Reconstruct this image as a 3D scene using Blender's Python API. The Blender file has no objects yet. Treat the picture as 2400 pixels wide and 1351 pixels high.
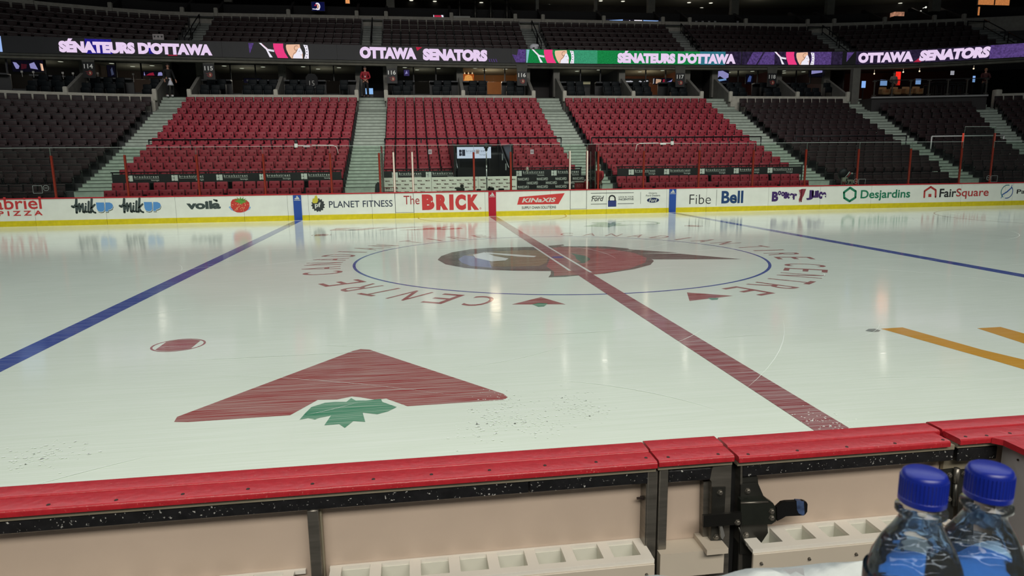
import bpy, bmesh, math, random
from mathutils import Vector, Matrix
random.seed(7)
SC = bpy.context.scene
COL = SC.collection
PI = math.pi

# ------------------------------------------------------------------ camera
W, H, FPX = 2400.0, 1351.0, 1597.3
CP = Vector((-3.2336, -15.1744, 2.1041))
YAW, PITCH, ROLL = .1419, -.1793, -.0109
_f = Vector((math.sin(YAW)*math.cos(PITCH), math.cos(YAW)*math.cos(PITCH), math.sin(PITCH)))
_r0 = Vector((math.cos(YAW), -math.sin(YAW), 0))
_u0 = _r0.cross(_f)
_r = math.cos(ROLL)*_r0 + math.sin(ROLL)*_u0
_u = -math.sin(ROLL)*_r0 + math.cos(ROLL)*_u0

def ray(x, y):
    return _f + (x-W/2)/FPX*_r - (y-H/2)/FPX*_u
def onY(x, y, Y):
    d = ray(x, y); return CP + d*((Y-CP.y)/d.y)
def onZ(x, y, Z=0.0):
    d = ray(x, y); return CP + d*((Z-CP.z)/d.z)
def pr(P):
    d = Vector(P)-CP; z = d.dot(_f)
    return W/2+FPX*d.dot(_r)/z, H/2-FPX*d.dot(_u)/z
def depth(P):
    return (Vector(P)-CP).dot(_f)

cam = bpy.data.cameras.new('camera')
cam.sensor_width = 36.0
cam.lens = FPX/W*36.0
cam.clip_start = .05
cam.clip_end = 200
cam.dof.use_dof = True
cam.dof.focus_distance = 18.0
cam.dof.aperture_fstop = 17.0
camo = bpy.data.objects.new('camera', cam)
COL.objects.link(camo)
camo.matrix_world = Matrix(((_r.x, _u.x, -_f.x, CP.x), (_r.y, _u.y, -_f.y, CP.y), (_r.z, _u.z, -_f.z, CP.z), (0, 0, 0, 1)))
SC.camera = camo
SC.view_settings.view_transform = 'Standard'
SC.view_settings.look = 'None'
SC.view_settings.gamma = 1.0
SC.view_settings.exposure = 0.0
SC.view_settings.use_curve_mapping = False

# ------------------------------------------------------------------ materials
def lin(c):
    return tuple(((v/255.)/12.92 if v/255. <= .04045 else ((v/255.+.055)/1.055)**2.4) for v in c)
MATS = {}
def mat(name, rgb, rough=.5, metal=0., spec=.5, noise=0., nscale=20., bump=0., emit=0., coat=0., stretch=None, dots=0., dotcol=(230, 230, 230), dscale=60., lo=None):
    """A procedural surface: base colour with a noise that darkens or lightens it a little, optional bump and specks."""
    if name in MATS: return MATS[name]
    m = bpy.data.materials.new(name); m.use_nodes = True
    nt = m.node_tree; b = nt.nodes['Principled BSDF']
    c = (*lin(rgb), 1)
    b.inputs['Base Color'].default_value = c
    b.inputs['Roughness'].default_value = rough
    b.inputs['Metallic'].default_value = metal
    b.inputs['Specular IOR Level'].default_value = spec
    b.inputs['Coat Weight'].default_value = coat
    if emit:
        b.inputs['Emission Color'].default_value = c
        b.inputs['Emission Strength'].default_value = emit
    tc = None
    def coords():
        nonlocal tc
        if tc is None:
            t = nt.nodes.new('ShaderNodeTexCoord'); tc = nt.nodes.new('ShaderNodeMapping')
            nt.links.new(t.outputs['Object'], tc.inputs['Vector'])
            if stretch: tc.inputs['Scale'].default_value = stretch
        return tc.outputs['Vector']
    col = None
    if noise:
        n = nt.nodes.new('ShaderNodeTexNoise'); n.inputs['Scale'].default_value = nscale; n.inputs['Detail'].default_value = 5
        nt.links.new(coords(), n.inputs['Vector'])
        r = nt.nodes.new('ShaderNodeValToRGB')
        r.color_ramp.elements[0].position = .3; r.color_ramp.elements[1].position = .7
        k = 1-noise
        r.color_ramp.elements[0].color = (*lin(lo), 1) if lo else (c[0]*k, c[1]*k, c[2]*k, 1)
        r.color_ramp.elements[1].color = (min(1, c[0]*(1+noise*.6)), min(1, c[1]*(1+noise*.6)), min(1, c[2]*(1+noise*.6)), 1)
        nt.links.new(n.outputs['Fac'], r.inputs['Fac'])
        col = r.outputs['Color']
        if bump:
            bp = nt.nodes.new('ShaderNodeBump'); bp.inputs['Strength'].default_value = bump; bp.inputs['Distance'].default_value = .01
            nt.links.new(n.outputs['Fac'], bp.inputs['Height']); nt.links.new(bp.outputs['Normal'], b.inputs['Normal'])
    if dots:
        v = nt.nodes.new('ShaderNodeTexNoise'); v.inputs['Scale'].default_value = dscale; v.inputs['Detail'].default_value = 3
        nt.links.new(coords(), v.inputs['Vector'])
        r2 = nt.nodes.new('ShaderNodeValToRGB')
        r2.color_ramp.elements[0].position = 1-dots-.3; r2.color_ramp.elements[0].color = (0, 0, 0, 1)
        r2.color_ramp.elements[1].position = 1-dots-.22; r2.color_ramp.elements[1].color = (1, 1, 1, 1)
        nt.links.new(v.outputs['Fac'], r2.inputs['Fac'])
        mx = nt.nodes.new('ShaderNodeMix'); mx.data_type = 'RGBA'
        nt.links.new(r2.outputs['Color'], mx.inputs[0])
        if col is not None: nt.links.new(col, mx.inputs[6])
        else: mx.inputs[6].default_value = c
        mx.inputs[7].default_value = (*lin(dotcol), 1)
        col = mx.outputs[2]
    if col is not None: nt.links.new(col, b.inputs['Base Color'])
    MATS[name] = m
    return m

def emat(name, rgb, s=1.0, grain=0., gscale=14.):
    """Something that gives off light (an LED, a screen, a lamp)."""
    if name in MATS: return MATS[name]
    m = bpy.data.materials.new(name); m.use_nodes = True; nt = m.node_tree
    nt.nodes.remove(nt.nodes['Principled BSDF'])
    e = nt.nodes.new('ShaderNodeEmission'); e.inputs['Color'].default_value = (*lin(rgb), 1); e.inputs['Strength'].default_value = s
    nt.links.new(e.outputs[0], nt.nodes['Material Output'].inputs['Surface'])
    if grain:
        t = nt.nodes.new('ShaderNodeTexCoord'); n = nt.nodes.new('ShaderNodeTexNoise'); n.inputs['Scale'].default_value = gscale; n.inputs['Detail'].default_value = 6
        nt.links.new(t.outputs['Object'], n.inputs['Vector'])
        mr = nt.nodes.new('ShaderNodeMapRange'); mr.inputs['From Min'].default_value = .3; mr.inputs['From Max'].default_value = .7
        mr.inputs['To Min'].default_value = s*(1-grain); mr.inputs['To Max'].default_value = s*(1+grain*.5)
        nt.links.new(n.outputs['Fac'], mr.inputs['Value']); nt.links.new(mr.outputs[0], e.inputs['Strength'])
    MATS[name] = m
    return m

def glassmat(name, tint=(255, 255, 255), haze=.0, ior=1.35, wob=0.):
    """A clear sheet: see-through, with a Fresnel gloss and a thin patchy pale layer."""
    if name in MATS: return MATS[name]
    m = bpy.data.materials.new(name); m.use_nodes = True; nt = m.node_tree
    nt.nodes.remove(nt.nodes['Principled BSDF'])
    tr = nt.nodes.new('ShaderNodeBsdfTransparent'); tr.inputs['Color'].default_value = (*lin(tint), 1)
    gl = nt.nodes.new('ShaderNodeBsdfGlossy'); gl.inputs['Roughness'].default_value = .03
    lw = nt.nodes.new('ShaderNodeFresnel'); lw.inputs['IOR'].default_value = ior
    if wob:
        t = nt.nodes.new('ShaderNodeTexCoord'); n = nt.nodes.new('ShaderNodeTexNoise'); n.inputs['Scale'].default_value = 55.; n.inputs['Detail'].default_value = 1
        bp = nt.nodes.new('ShaderNodeBump'); bp.inputs['Strength'].default_value = wob; bp.inputs['Distance'].default_value = .01
        nt.links.new(t.outputs['Object'], n.inputs['Vector']); nt.links.new(n.outputs['Fac'], bp.inputs['Height']); nt.links.new(bp.outputs['Normal'], gl.inputs['Normal']); nt.links.new(bp.outputs['Normal'], lw.inputs['Normal'])
    mx = nt.nodes.new('ShaderNodeMixShader')
    nt.links.new(lw.outputs[0], mx.inputs[0]); nt.links.new(tr.outputs[0], mx.inputs[1]); nt.links.new(gl.outputs[0], mx.inputs[2])
    out = mx.outputs[0]
    if haze:
        df = nt.nodes.new('ShaderNodeBsdfDiffuse'); df.inputs['Color'].default_value = (.7, .75, .7, 1)
        m2 = nt.nodes.new('ShaderNodeMixShader')
        t = nt.nodes.new('ShaderNodeTexCoord'); n = nt.nodes.new('ShaderNodeTexNoise'); n.inputs['Scale'].default_value = 1.3
        nt.links.new(t.outputs['Object'], n.inputs['Vector'])
        mr = nt.nodes.new('ShaderNodeMapRange'); mr.inputs['From Min'].default_value = .35; mr.inputs['From Max'].default_value = .75
        mr.inputs['To Min'].default_value = haze*.4; mr.inputs['To Max'].default_value = haze*1.6
        nt.links.new(n.outputs['Fac'], mr.inputs['Value']); nt.links.new(mr.outputs[0], m2.inputs[0])
        nt.links.new(out, m2.inputs[1]); nt.links.new(df.outputs[0], m2.inputs[2]); out = m2.outputs[0]
    nt.links.new(out, nt.nodes['Material Output'].inputs['Surface'])
    MATS[name] = m
    return m

def icemat(name, rgb, streak=0., streakcol=(205, 215, 200), rough=.06, white=False, grain=.0):
    """Ice or paint under it: glossy, crossed by fine skate scratches at three angles."""
    if name in MATS: return MATS[name]
    m = bpy.data.materials.new(name); m.use_nodes = True; nt = m.node_tree; b = nt.nodes['Principled BSDF']
    b.inputs['IOR'].default_value = 1.31
    b.inputs['Roughness'].default_value = rough
    t = nt.nodes.new('ShaderNodeTexCoord')
    fac = None
    for ang, sx, sy, thr in ((.12, .7, 60., .56), (.02, 1.1, 95., .57), (-.35, .9, 45., .63), (.95, .9, 40., .68), (1.9, .8, 35., .69)):
        mp = nt.nodes.new('ShaderNodeMapping'); mp.inputs['Rotation'].default_value = (0, 0, ang); mp.inputs['Scale'].default_value = (sx, sy, 1)
        nt.links.new(t.outputs['Object'], mp.inputs['Vector'])
        n = nt.nodes.new('ShaderNodeTexNoise'); n.inputs['Scale'].default_value = 1.; n.inputs['Detail'].default_value = 3; n.inputs['Distortion'].default_value = .25
        nt.links.new(mp.outputs[0], n.inputs['Vector'])
        r = nt.nodes.new('ShaderNodeMapRange'); r.inputs['From Min'].default_value = thr-.1; r.inputs['From Max'].default_value = thr+.06
        nt.links.new(n.outputs['Fac'], r.inputs['Value'])
        if fac is None: fac = r.outputs[0]
        else:
            mm = nt.nodes.new('ShaderNodeMath'); mm.operation = 'MAXIMUM'
            nt.links.new(fac, mm.inputs[0]); nt.links.new(r.outputs[0], mm.inputs[1]); fac = mm.outputs[0]
    base = (*lin(rgb), 1)
    mx = nt.nodes.new('ShaderNodeMix'); mx.data_type = 'RGBA'
    k = nt.nodes.new('ShaderNodeMath'); k.operation = 'MULTIPLY'; k.inputs[1].default_value = streak
    nt.links.new(fac, k.inputs[0]); nt.links.new(k.outputs[0], mx.inputs[0])
    mx.inputs[6].default_value = base; mx.inputs[7].default_value = (*lin(streakcol), 1)
    col = mx.outputs[2]
    n2 = nt.nodes.new('ShaderNodeTexNoise'); n2.inputs['Scale'].default_value = .45; n2.inputs['Detail'].default_value = 6
    nt.links.new(t.outputs['Object'], n2.inputs['Vector'])
    mr = nt.nodes.new('ShaderNodeMapRange'); mr.inputs['To Min'].default_value = .90; mr.inputs['To Max'].default_value = 1.06
    nt.links.new(n2.outputs['Fac'], mr.inputs['Value'])
    hs = nt.nodes.new('ShaderNodeHueSaturation'); nt.links.new(col, hs.inputs['Color']); nt.links.new(mr.outputs[0], hs.inputs['Value'])
    nt.links.new(hs.outputs[0], b.inputs['Base Color'])
    rr = nt.nodes.new('ShaderNodeMapRange'); rr.inputs['To Min'].default_value = rough*.7; rr.inputs['To Max'].default_value = rough*2.2
    nt.links.new(fac, rr.inputs['Value']); nt.links.new(rr.outputs[0], b.inputs['Roughness'])
    bp = nt.nodes.new('ShaderNodeBump'); bp.inputs['Strength'].default_value = .035; bp.inputs['Distance'].default_value = .002
    nt.links.new(fac, bp.inputs['Height']); nt.links.new(bp.outputs['Normal'], b.inputs['Normal'])
    MATS[name] = m
    return m

# ------------------------------------------------------------------ mesh builder
class MB:
    def __init__(s): s.v = []; s.f = []
    def add(s, vs, fs):
        b = len(s.v); s.v += [tuple(v) for v in vs]; s.f += [tuple(i+b for i in f) for f in fs]; return s
    def box(s, x0, x1, y0, y1, z0, z1):
        return s.add([(x0, y0, z0), (x1, y0, z0), (x1, y1, z0), (x0, y1, z0), (x0, y0, z1), (x1, y0, z1), (x1, y1, z1), (x0, y1, z1)],
                     [(0, 3, 2, 1), (4, 5, 6, 7), (0, 1, 5, 4), (1, 2, 6, 5), (2, 3, 7, 6), (3, 0, 4, 7)])
    def rbox(s, x0, x1, y0, y1, z0, z1, r=.02, seg=2, M=None):
        bm = bmesh.new(); bmesh.ops.create_cube(bm, size=1)
        for v in bm.verts: v.co = Vector(((x0+x1)/2+v.co.x*(x1-x0), (y0+y1)/2+v.co.y*(y1-y0), (z0+z1)/2+v.co.z*(z1-z0)))
        r = min(r, .49*min(x1-x0, y1-y0, z1-z0))
        bmesh.ops.bevel(bm, geom=bm.edges[:], offset=r, segments=seg, affect='EDGES', profile=.5)
        return s.bm(bm, M)
    def bm(s, bm, M=None):
        bm.verts.index_update()
        s.add([(M @ v.co if M else v.co) for v in bm.verts], [[v.index for v in f.verts] for f in bm.faces]); bm.free(); return s
    def prism(s, pts, d):
        """pts: a planar outline of world points; d: the vector it is extruded by."""
        n = len(pts); d = Vector(d); p = [Vector(q) for q in pts]
        vs = p+[q+d for q in p]
        return s.add(vs, [tuple(range(n)), tuple(range(2*n-1, n-1, -1))]+[(i, i+n, (i+1) % n+n, (i+1) % n) for i in range(n)])
    def poly(s, pts):
        return s.add(pts, [tuple(range(len(pts)))])
    def tube(s, pts, r, n=8, cap=True):
        pts = [Vector(p) for p in pts]; rs = r if isinstance(r, (list, tuple)) else [r]*len(pts)
        rings = []; prev = None
        for i, p in enumerate(pts):
            t = (pts[min(i+1, len(pts)-1)]-pts[max(i-1, 0)]).normalized()
            a = prev-t*prev.dot(t) if prev is not None else (Vector((0, 0, 1)).cross(t) if abs(t.z) < .9 else Vector((1, 0, 0)).cross(t))
            a.normalize(); prev = a; b = t.cross(a)
            rings.append([p+(a*math.cos(2*PI*k/n)+b*math.sin(2*PI*k/n))*rs[i] for k in range(n)])
        vs = [v for q in rings for v in q]; fs = []
        for i in range(len(pts)-1):
            for k in range(n): fs.append((i*n+k, i*n+(k+1) % n, (i+1)*n+(k+1) % n, (i+1)*n+k))
        if cap: fs += [tuple(range(n-1, -1, -1)), tuple(range((len(pts)-1)*n, len(pts)*n))]
        return s.add(vs, fs)
    def lathe(s, prof, c=(0, 0, 0), n=24, M=None, ends=True):
        """prof: (radius, height) pairs, turned about a vertical axis through c."""
        vs = []; fs = []
        for r, z in prof:
            for k in range(n):
                q = Vector((c[0]+r*math.cos(2*PI*k/n), c[1]+r*math.sin(2*PI*k/n), c[2]+z)); vs.append(M @ q if M else q)
        for i in range(len(prof)-1):
            for k in range(n): fs.append((i*n+k, i*n+(k+1) % n, (i+1)*n+(k+1) % n, (i+1)*n+k))
        if ends and prof[0][0] > 1e-4: fs.append(tuple(range(n-1, -1, -1)))
        if ends and prof[-1][0] > 1e-4: fs.append(tuple(range((len(prof)-1)*n, len(prof)*n)))
        return s.add(vs, fs)
    def disc(s, c, ax, r, h, n=16):
        """a short cylinder from c along ax."""
        ax = Vector(ax).normalized(); return s.tube([Vector(c), Vector(c)+ax*h], r, n)
    def ball(s, c, r, sc=(1, 1, 1), u=12, v=8, M=None):
        bm = bmesh.new(); bmesh.ops.create_uvsphere(bm, u_segments=u, v_segments=v, radius=1)
        for w in bm.verts: w.co = Vector((c[0]+w.co.x*r*sc[0], c[1]+w.co.y*r*sc[1], c[2]+w.co.z*r*sc[2]))
        return s.bm(bm, M)
    def mb(s, o, M=None):
        return s.add([(M @ Vector(v) if M else v) for v in o.v], o.f)

def root_of(p):
    while p.parent is not None: p = p.parent
    return p
def obj(name, mb, m, parent=None, smooth=False, at=None):
    """Links the collected shape as ONE mesh object; its origin is its thing's (or AT)."""
    o0 = root_of(parent).location if parent is not None else Vector(at) if at is not None else None
    if o0 is None:
        xs, ys, zs = zip(*mb.v); o0 = Vector(((min(xs)+max(xs))/2, (min(ys)+max(ys))/2, min(zs)))
    me = bpy.data.meshes.new(name)
    me.from_pydata([(v[0]-o0[0], v[1]-o0[1], v[2]-o0[2]) for v in mb.v], [], mb.f)
    me.update()
    if len(me.vertices) < 20000:
        bm = bmesh.new(); bm.from_mesh(me); bmesh.ops.recalc_face_normals(bm, faces=bm.faces); bm.to_mesh(me); bm.free()
    if m is not None: me.materials.append(m)
    if smooth:
        me.polygons.foreach_set('use_smooth', [True]*len(me.polygons))
        if smooth is not True: me.set_sharp_from_angle(angle=math.radians(smooth))
    o = bpy.data.objects.new(name, me); COL.objects.link(o)
    if parent is not None: o.parent = parent
    else: o.location = o0
    return o
def obj2(name, mb1, m1, mb2, m2, parent=None, smooth=False):
    """One part whose surface carries a second material (MB2's faces)."""
    n = len(mb1.f); m = MB(); m.mb(mb1); m.mb(mb2); o = obj(name, m, m1, parent, smooth)
    if mb2.f:
        o.data.materials.append(m2); o.data.polygons.foreach_set('material_index', [0]*n+[1]*(len(o.data.polygons)-n))
    return o
def thing(name, label, cat, loc=(0, 0, 0), group=None):
    o = bpy.data.objects.new(name, None); COL.objects.link(o); o.location = loc; o.empty_display_size = .1
    return tag(o, label, cat, group)
def tag(o, label, cat, group=None, kind=None):
    o['label'] = label; o['category'] = cat
    if group: o['group'] = group
    if kind: o['kind'] = kind
    return o
def struct(name, mb, m, label, cat, parent=None, smooth=False):
    o = obj(name, mb, m, parent, smooth)
    if parent is None: tag(o, label, cat, None, 'structure')
    return o
def dup(rt, loc, label, group=None):
    r = rt.copy(); COL.objects.link(r); r.location = loc; r['label'] = label
    if group: r['group'] = group
    for ch in list(rt.children):
        c = ch.copy(); COL.objects.link(c); c.parent = r
        for g in list(ch.children):
            d = g.copy(); COL.objects.link(d); d.parent = c
    return r

# ------------------------------------------------------------------ flat artwork: lettering and marks
_TXT = {}
def text_geo(body, bold=0., shear=0., space=1.):
    key = (body, bold, shear, space)
    if key not in _TXT:
        cu = bpy.data.curves.new('lettering', 'FONT'); cu.body = body; cu.size = 1; cu.offset = bold; cu.shear = shear; cu.space_character = space
        cu.resolution_u = 4; cu.fill_mode = 'FRONT' if False else 'BOTH'
        o = bpy.data.objects.new('lettering', cu); COL.objects.link(o)
        dg = bpy.context.evaluated_depsgraph_get(); me = bpy.data.meshes.new_from_object(o.evaluated_get(dg))
        vs = [tuple(v.co) for v in me.vertices]; fs = [tuple(p.vertices) for p in me.polygons]
        bpy.data.objects.remove(o); bpy.data.curves.remove(cu); bpy.data.meshes.remove(me)
        _TXT[key] = (vs, fs)
    return _TXT[key]
def text(mb, F, body, u0, v0, u1, v1, bold=0., shear=0., space=1., w=.003):
    """BODY stretched to fill the rectangle u0..u1, v0..v1 of the frame F(u, v, w) -> world."""
    vs, fs = text_geo(body, bold, shear, space)
    xs = [v[0] for v in vs]; ys = [v[1] for v in vs]
    ax, bx, ay, by = min(xs), max(xs), min(ys), max(ys)
    return mb.add([F(u0+(v[0]-ax)/(bx-ax)*(u1-u0), v0+(v[1]-ay)/(by-ay)*(v1-v0), w) for v in vs], fs)
def ribbon(mb, F, pts, wd, w=.003, n=10):
    """A flat pen stroke with round ends along pts in the frame F."""
    wds = wd if isinstance(wd, (list, tuple)) else [wd]*len(pts)
    for i, p in enumerate(pts):
        mb.poly([F(p[0]+math.cos(2*PI*k/n)*wds[i]/2, p[1]+math.sin(2*PI*k/n)*wds[i]/2, w+i*2e-5) for k in range(n)])
        if i:
            q = pts[i-1]; dx, dy = p[0]-q[0], p[1]-q[1]; l = math.hypot(dx, dy) or 1; nx, ny = -dy/l/2, dx/l/2
            mb.poly([F(q[0]+nx*wds[i-1], q[1]+ny*wds[i-1], w+i*2e-5), F(p[0]+nx*wds[i], p[1]+ny*wds[i], w+i*2e-5),
                     F(p[0]-nx*wds[i], p[1]-ny*wds[i], w+i*2e-5), F(q[0]-nx*wds[i-1], q[1]-ny*wds[i-1], w+i*2e-5)])
    return mb
def fpoly(mb, F, pts, w=.003):
    return mb.poly([F(p[0], p[1], w) for p in pts])
def arc(cx, cy, rx, ry, a0, a1, n=24):
    return [(cx+rx*math.cos(math.radians(a0+(a1-a0)*i/n)), cy+ry*math.sin(math.radians(a0+(a1-a0)*i/n))) for i in range(n+1)]
ORD = 'zeroth first second third fourth fifth sixth seventh eighth ninth tenth eleventh twelfth thirteenth fourteenth fifteenth sixteenth seventeenth eighteenth nineteenth twentieth'.split()
# ------------------------------------------------------------------ the ice and what is painted under it
FY = 12.95          # ice face of the far boards
NY = -12.87         # ice face of the near boards
def FI(u, v, w): return Vector((u, v, .001+w))          # frame of the ice
def PI_(pts, w=0.): return [FI(*onZ(x, y).to_2d(), w) for x, y in pts]
ICE = icemat('ice_white', (222, 233, 216), .35, (246, 252, 244), rough=.055)
mb = MB().box(-30.5, 30.5, NY-.02, FY+.02, -.05, 0.)
ICEO = struct('floor_ice', mb, ICE, 'glossy white ice sheet with painted lines and skate scratches', 'ice')
RED_I = icemat('ice_red', (150, 44, 48), .52, (200, 196, 186))
REDL_I = icemat('ice_red_line', (138, 48, 56), .52, (196, 190, 186))
BLUE_I = icemat('ice_blue', (44, 68, 150), .24, (190, 200, 210))
GREEN_I = icemat('ice_green', (36, 128, 92), .52, (196, 214, 196))
DARK_I = icemat('ice_dark', (74, 72, 66), .52, (180, 182, 170))
GOLD_I = icemat('ice_gold', (128, 112, 84), .52, (190, 190, 170))
YEL_I = icemat('ice_yellow', (206, 150, 52), .22, (222, 200, 140))
WHT_I = icemat('ice_mark_white', (226, 232, 222), .2, (246, 250, 246))
SKY_I = icemat('ice_grey_blue', (124, 130, 158), .3, (190, 196, 200))
def mark(name, mb, m): return obj(name, mb, m, ICEO)
mark('blue_line', MB().box(-7.92, -7.62, NY, FY, .0008, .0012), BLUE_I)
mark('blue_line', MB().box(7.62, 7.92, NY, FY, .0008, .0012), BLUE_I)
mark('centre_line', MB().box(-.15, .15, NY, FY, .0028, .0034), REDL_I)
def ringmb(cx, cy, r0, r1, a0=0, a1=360, n=128, z=.0012):
    m = MB()
    for i in range(n):
        A = math.radians(a0+(a1-a0)*i/n); B = math.radians(a0+(a1-a0)*(i+1)/n)
        m.poly([(cx+r0*math.cos(A), cy+r0*math.sin(A), z), (cx+r1*math.cos(A), cy+r1*math.sin(A), z), (cx+r1*math.cos(B), cy+r1*math.sin(B), z), (cx+r0*math.cos(B), cy+r0*math.sin(B), z)])
    return m
mark('centre_circle', ringmb(0, 0, 4.52, 4.58), BLUE_I)
mark('referee_crease', ringmb(0, FY, 3.02, 3.07, 180, 360, 64), REDL_I)
mark('faceoff_circle', ringmb(21.0, 6.7, 4.54, 4.59), REDL_I)
for sx in (-1, 1):
    for sy in (-1, 1):
        if sx > 0 and sy < 0: continue
        m = ringmb(sx*6.1, sy*6.7, .28, .305, n=40)
        d = .2
        pts = [(.28*math.cos(a), .28*math.sin(a)) for a in [math.radians(-50+i*100/12) for i in range(13)]]+[(.28*math.cos(a), .28*math.sin(a)) for a in [math.radians(130+i*100/12) for i in range(13)]]
        m.poly([(sx*6.1+q[0]*(.72 if False else 1), sy*6.7+q[1], .0012) for q in [(-d, -.19), (d, -.19), (d, .19), (-d, .19)]])
        m.poly([(sx*6.1+q[0], sy*6.7+q[1], .0012) for q in arc(0, 0, .27, .27, 45, 135, 10)])
        m.poly([(sx*6.1+q[0], sy*6.7+q[1], .0012) for q in arc(0, 0, .27, .27, 225, 315, 10)])
        mark('faceoff_spot', m, RED_I)
# big red triangle with a green leaf, nearest the boards
tri = [(408, 990), (415, 978), (828, 823), (845, 819), (866, 820), (880, 825), (1180, 924), (1190, 932), (1180, 938), (955, 953), (905, 935), (880, 938), (845, 932), (825, 930), (790, 937), (745, 938), (680, 974), (440, 990)]
mark('triangle_mark', MB().poly(PI_(tri, .0004)), RED_I)
leaf = [(808, 1004), (795, 995), (760, 998), (776, 975), (750, 980), (738, 984), (722, 981), (702, 985), (715, 970), (730, 955), (762, 945), (785, 943), (812, 943), (823, 934), (834, 940), (858, 940), (893, 936), (896, 943), (930, 955), (910, 965), (884, 972), (850, 968), (856, 990), (828, 988)]
mark('leaf_mark', MB().poly(PI_(leaf, .0010)), GREEN_I)
# two small triangles on the ring of letters
for (a, b, c), lf in ((((1200, 714), (1268, 697), (1326, 714)), ((1247, 714), (1262, 711), (1284, 712), (1275, 719), (1262, 720))), (((1616, 706), (1610, 686), (1718, 694)), ((1658, 699), (1684, 699), (1682, 703), (1668, 704)))):
    mark('small_triangle_mark', MB().poly(PI_((a, b, c), .0004)), RED_I)
    mark('small_leaf_mark', MB().poly(PI_(lf, .0010)), GREEN_I)
# ring of letters, read clockwise, tops outward
def ring_word(word, a0, a1, r0=4.83, r1=5.62):
    n = len(word)
    for i, ch in enumerate(word):
        a = math.radians(a0+(a1-a0)*(i/(n-1) if n > 1 else 0)); ca, sa = math.cos(a), math.sin(a)
        wd = .19 if ch != 'I' else .05
        def F(u, v, w, ca=ca, sa=sa): return Vector((ca*v+sa*u, sa*v-ca*u, .0014+w))
        m = MB(); text(m, F, ch, -wd, r0, wd, r1, bold=.0, w=0.)
        mark('ring_letter', m, RED_I)
ring_word('CENTRE', -115.5, -151)
ring_word('CANADIAN', -166, -219)
ring_word('TIRE', -231, -256)
ring_word('CANADIAN', 75, 20)
ring_word('TIRE', 9, -14)
ring_word('CENTRE', -26, -65)
# the emblem at centre ice
def A(x, y): return (680+x/3.4286, 500+y/3.4286)
def B(x, y): return (1300+x/3.4286, 500+y/3.4286)
outer = [A(1185, 375), A(1215, 345), A(1300, 315), A(1450, 290), A(1600, 279), A(1900, 272), A(2060, 275), A(2075, 262), A(2190, 252), A(2205, 258), A(2170, 266), B(110, 266), B(400, 268), B(590, 285), B(650, 315), B(760, 350), B(797, 385), B(770, 415), B(640, 450), B(400, 487), B(150, 505), B(80, 512), A(2075, 516), A(2095, 490), A(2095, 466), A(1800, 463), A(1600, 456), A(1400, 440), A(1250, 412)]
mark('emblem_outline', MB().poly(PI_(outer, .0003)), DARK_I)
for t in ([B(400, 268), B(595, 284), B(480, 292)], [B(590, 290), B(990, 318), B(640, 322)], [B(640, 322), B(1000, 326), B(1500, 370), B(790, 372), B(720, 345)]):
    mark('emblem_plume', MB().poly(PI_(t, .0004)), DARK_I)
gold = [A(1350, 372), A(1420, 335), A(1560, 312), A(1900, 296), A(2040, 300), A(2080, 330), A(2060, 400), A(2000, 425), A(1750, 430), A(1600, 428), A(1450, 412)]
mark('emblem_face', MB().poly(PI_(gold, .0008)), GOLD_I)
red = [A(2070, 285), A(2170, 272), B(250, 276), B(450, 288), B(640, 320), B(740, 360), B(728, 398), B(600, 448), B(340, 492), B(130, 498), A(2120, 506), A(2120, 470), A(2060, 430), A(2100, 340)]
mark('emblem_helmet', MB().poly(PI_(red, .0008)), RED_I)
mark('emblem_leaf', MB().poly(PI_([A(2290, 345), B(130, 322), B(250, 345), B(288, 370), B(240, 402), B(130, 404), A(2340, 395), A(2300, 370)], .0013)), icemat('ice_green_dark', (58, 92, 76), .25))
mark('emblem_cheek', MB().poly(PI_([A(1350, 370), A(1400, 340), A(1500, 350), A(1600, 385), A(1620, 440), A(1450, 425), A(1380, 400)], .0012)), SKY_I)
for t in ([A(1470, 335), A(1560, 315), A(1640, 345), A(1755, 365), A(1730, 380), A(1620, 388), A(1490, 360)], [A(1570, 315), A(1980, 345), A(1960, 355), A(1840, 350), A(1580, 325)]):
    mark('emblem_laurel', MB().poly(PI_(t, .0016)), WHT_I)  # white laurel of the emblem
mark('line_border', MB().box(-.205, -.15, -2.0, 2.3, .0030, .0036), WHT_I)
mark('line_border', MB().box(.15, .205, -2.3, 2.2, .0030, .0036), WHT_I)
mark('centre_spot', MB().poly([(q[0], q[1], .004) for q in arc(0, 0, .14, .14, 0, 350, 24)]), BLUE_I)
# yellow letter strokes on the right, a grey spot, far red strokes and a far green leaf
mark('yellow_stroke', MB().poly(PI_([(2064, 771), (2115, 768), (2300, 820), (2460, 858), (2460, 884), (2330, 846)], .0003)), YEL_I)
mark('yellow_stroke', MB().poly(PI_([(2290, 770), (2345, 767), (2500, 810), (2500, 838)], .0003)), YEL_I)
mark('grey_spot', MB().poly(PI_([(2028, 776), (2036, 771.5), (2050, 771), (2064, 775), (2060, 778), (2045, 779)], .0003)), icemat('ice_grey', (128, 138, 130), .2))
for t in ([(772, 540), (790, 535), (850, 534), (800, 538), (845, 540), (775, 541)], [(812, 540), (870, 534), (918, 533), (880, 536), (850, 540)], [(884, 540), (905, 536), (965, 532), (1005, 532), (930, 536), (915, 539)], [(935, 540), (1000, 535), (1060, 531), (1030, 536), (1050, 536.5), (975, 540)], [(1010, 538.5), (1080, 534), (1085, 537), (1040, 539)]):
    mark('red_far_stroke', MB().poly(PI_(t, .0003)), RED_I)
mark('far_leaf_mark', MB().poly(PI_([(1367, 531), (1400, 525), (1385, 522), (1420, 521), (1430, 524), (1458, 523), (1446, 527), (1475, 529), (1435, 530.5), (1428, 533)], .0003)), icemat('ice_green_pale', (120, 156, 116), .3))
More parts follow.
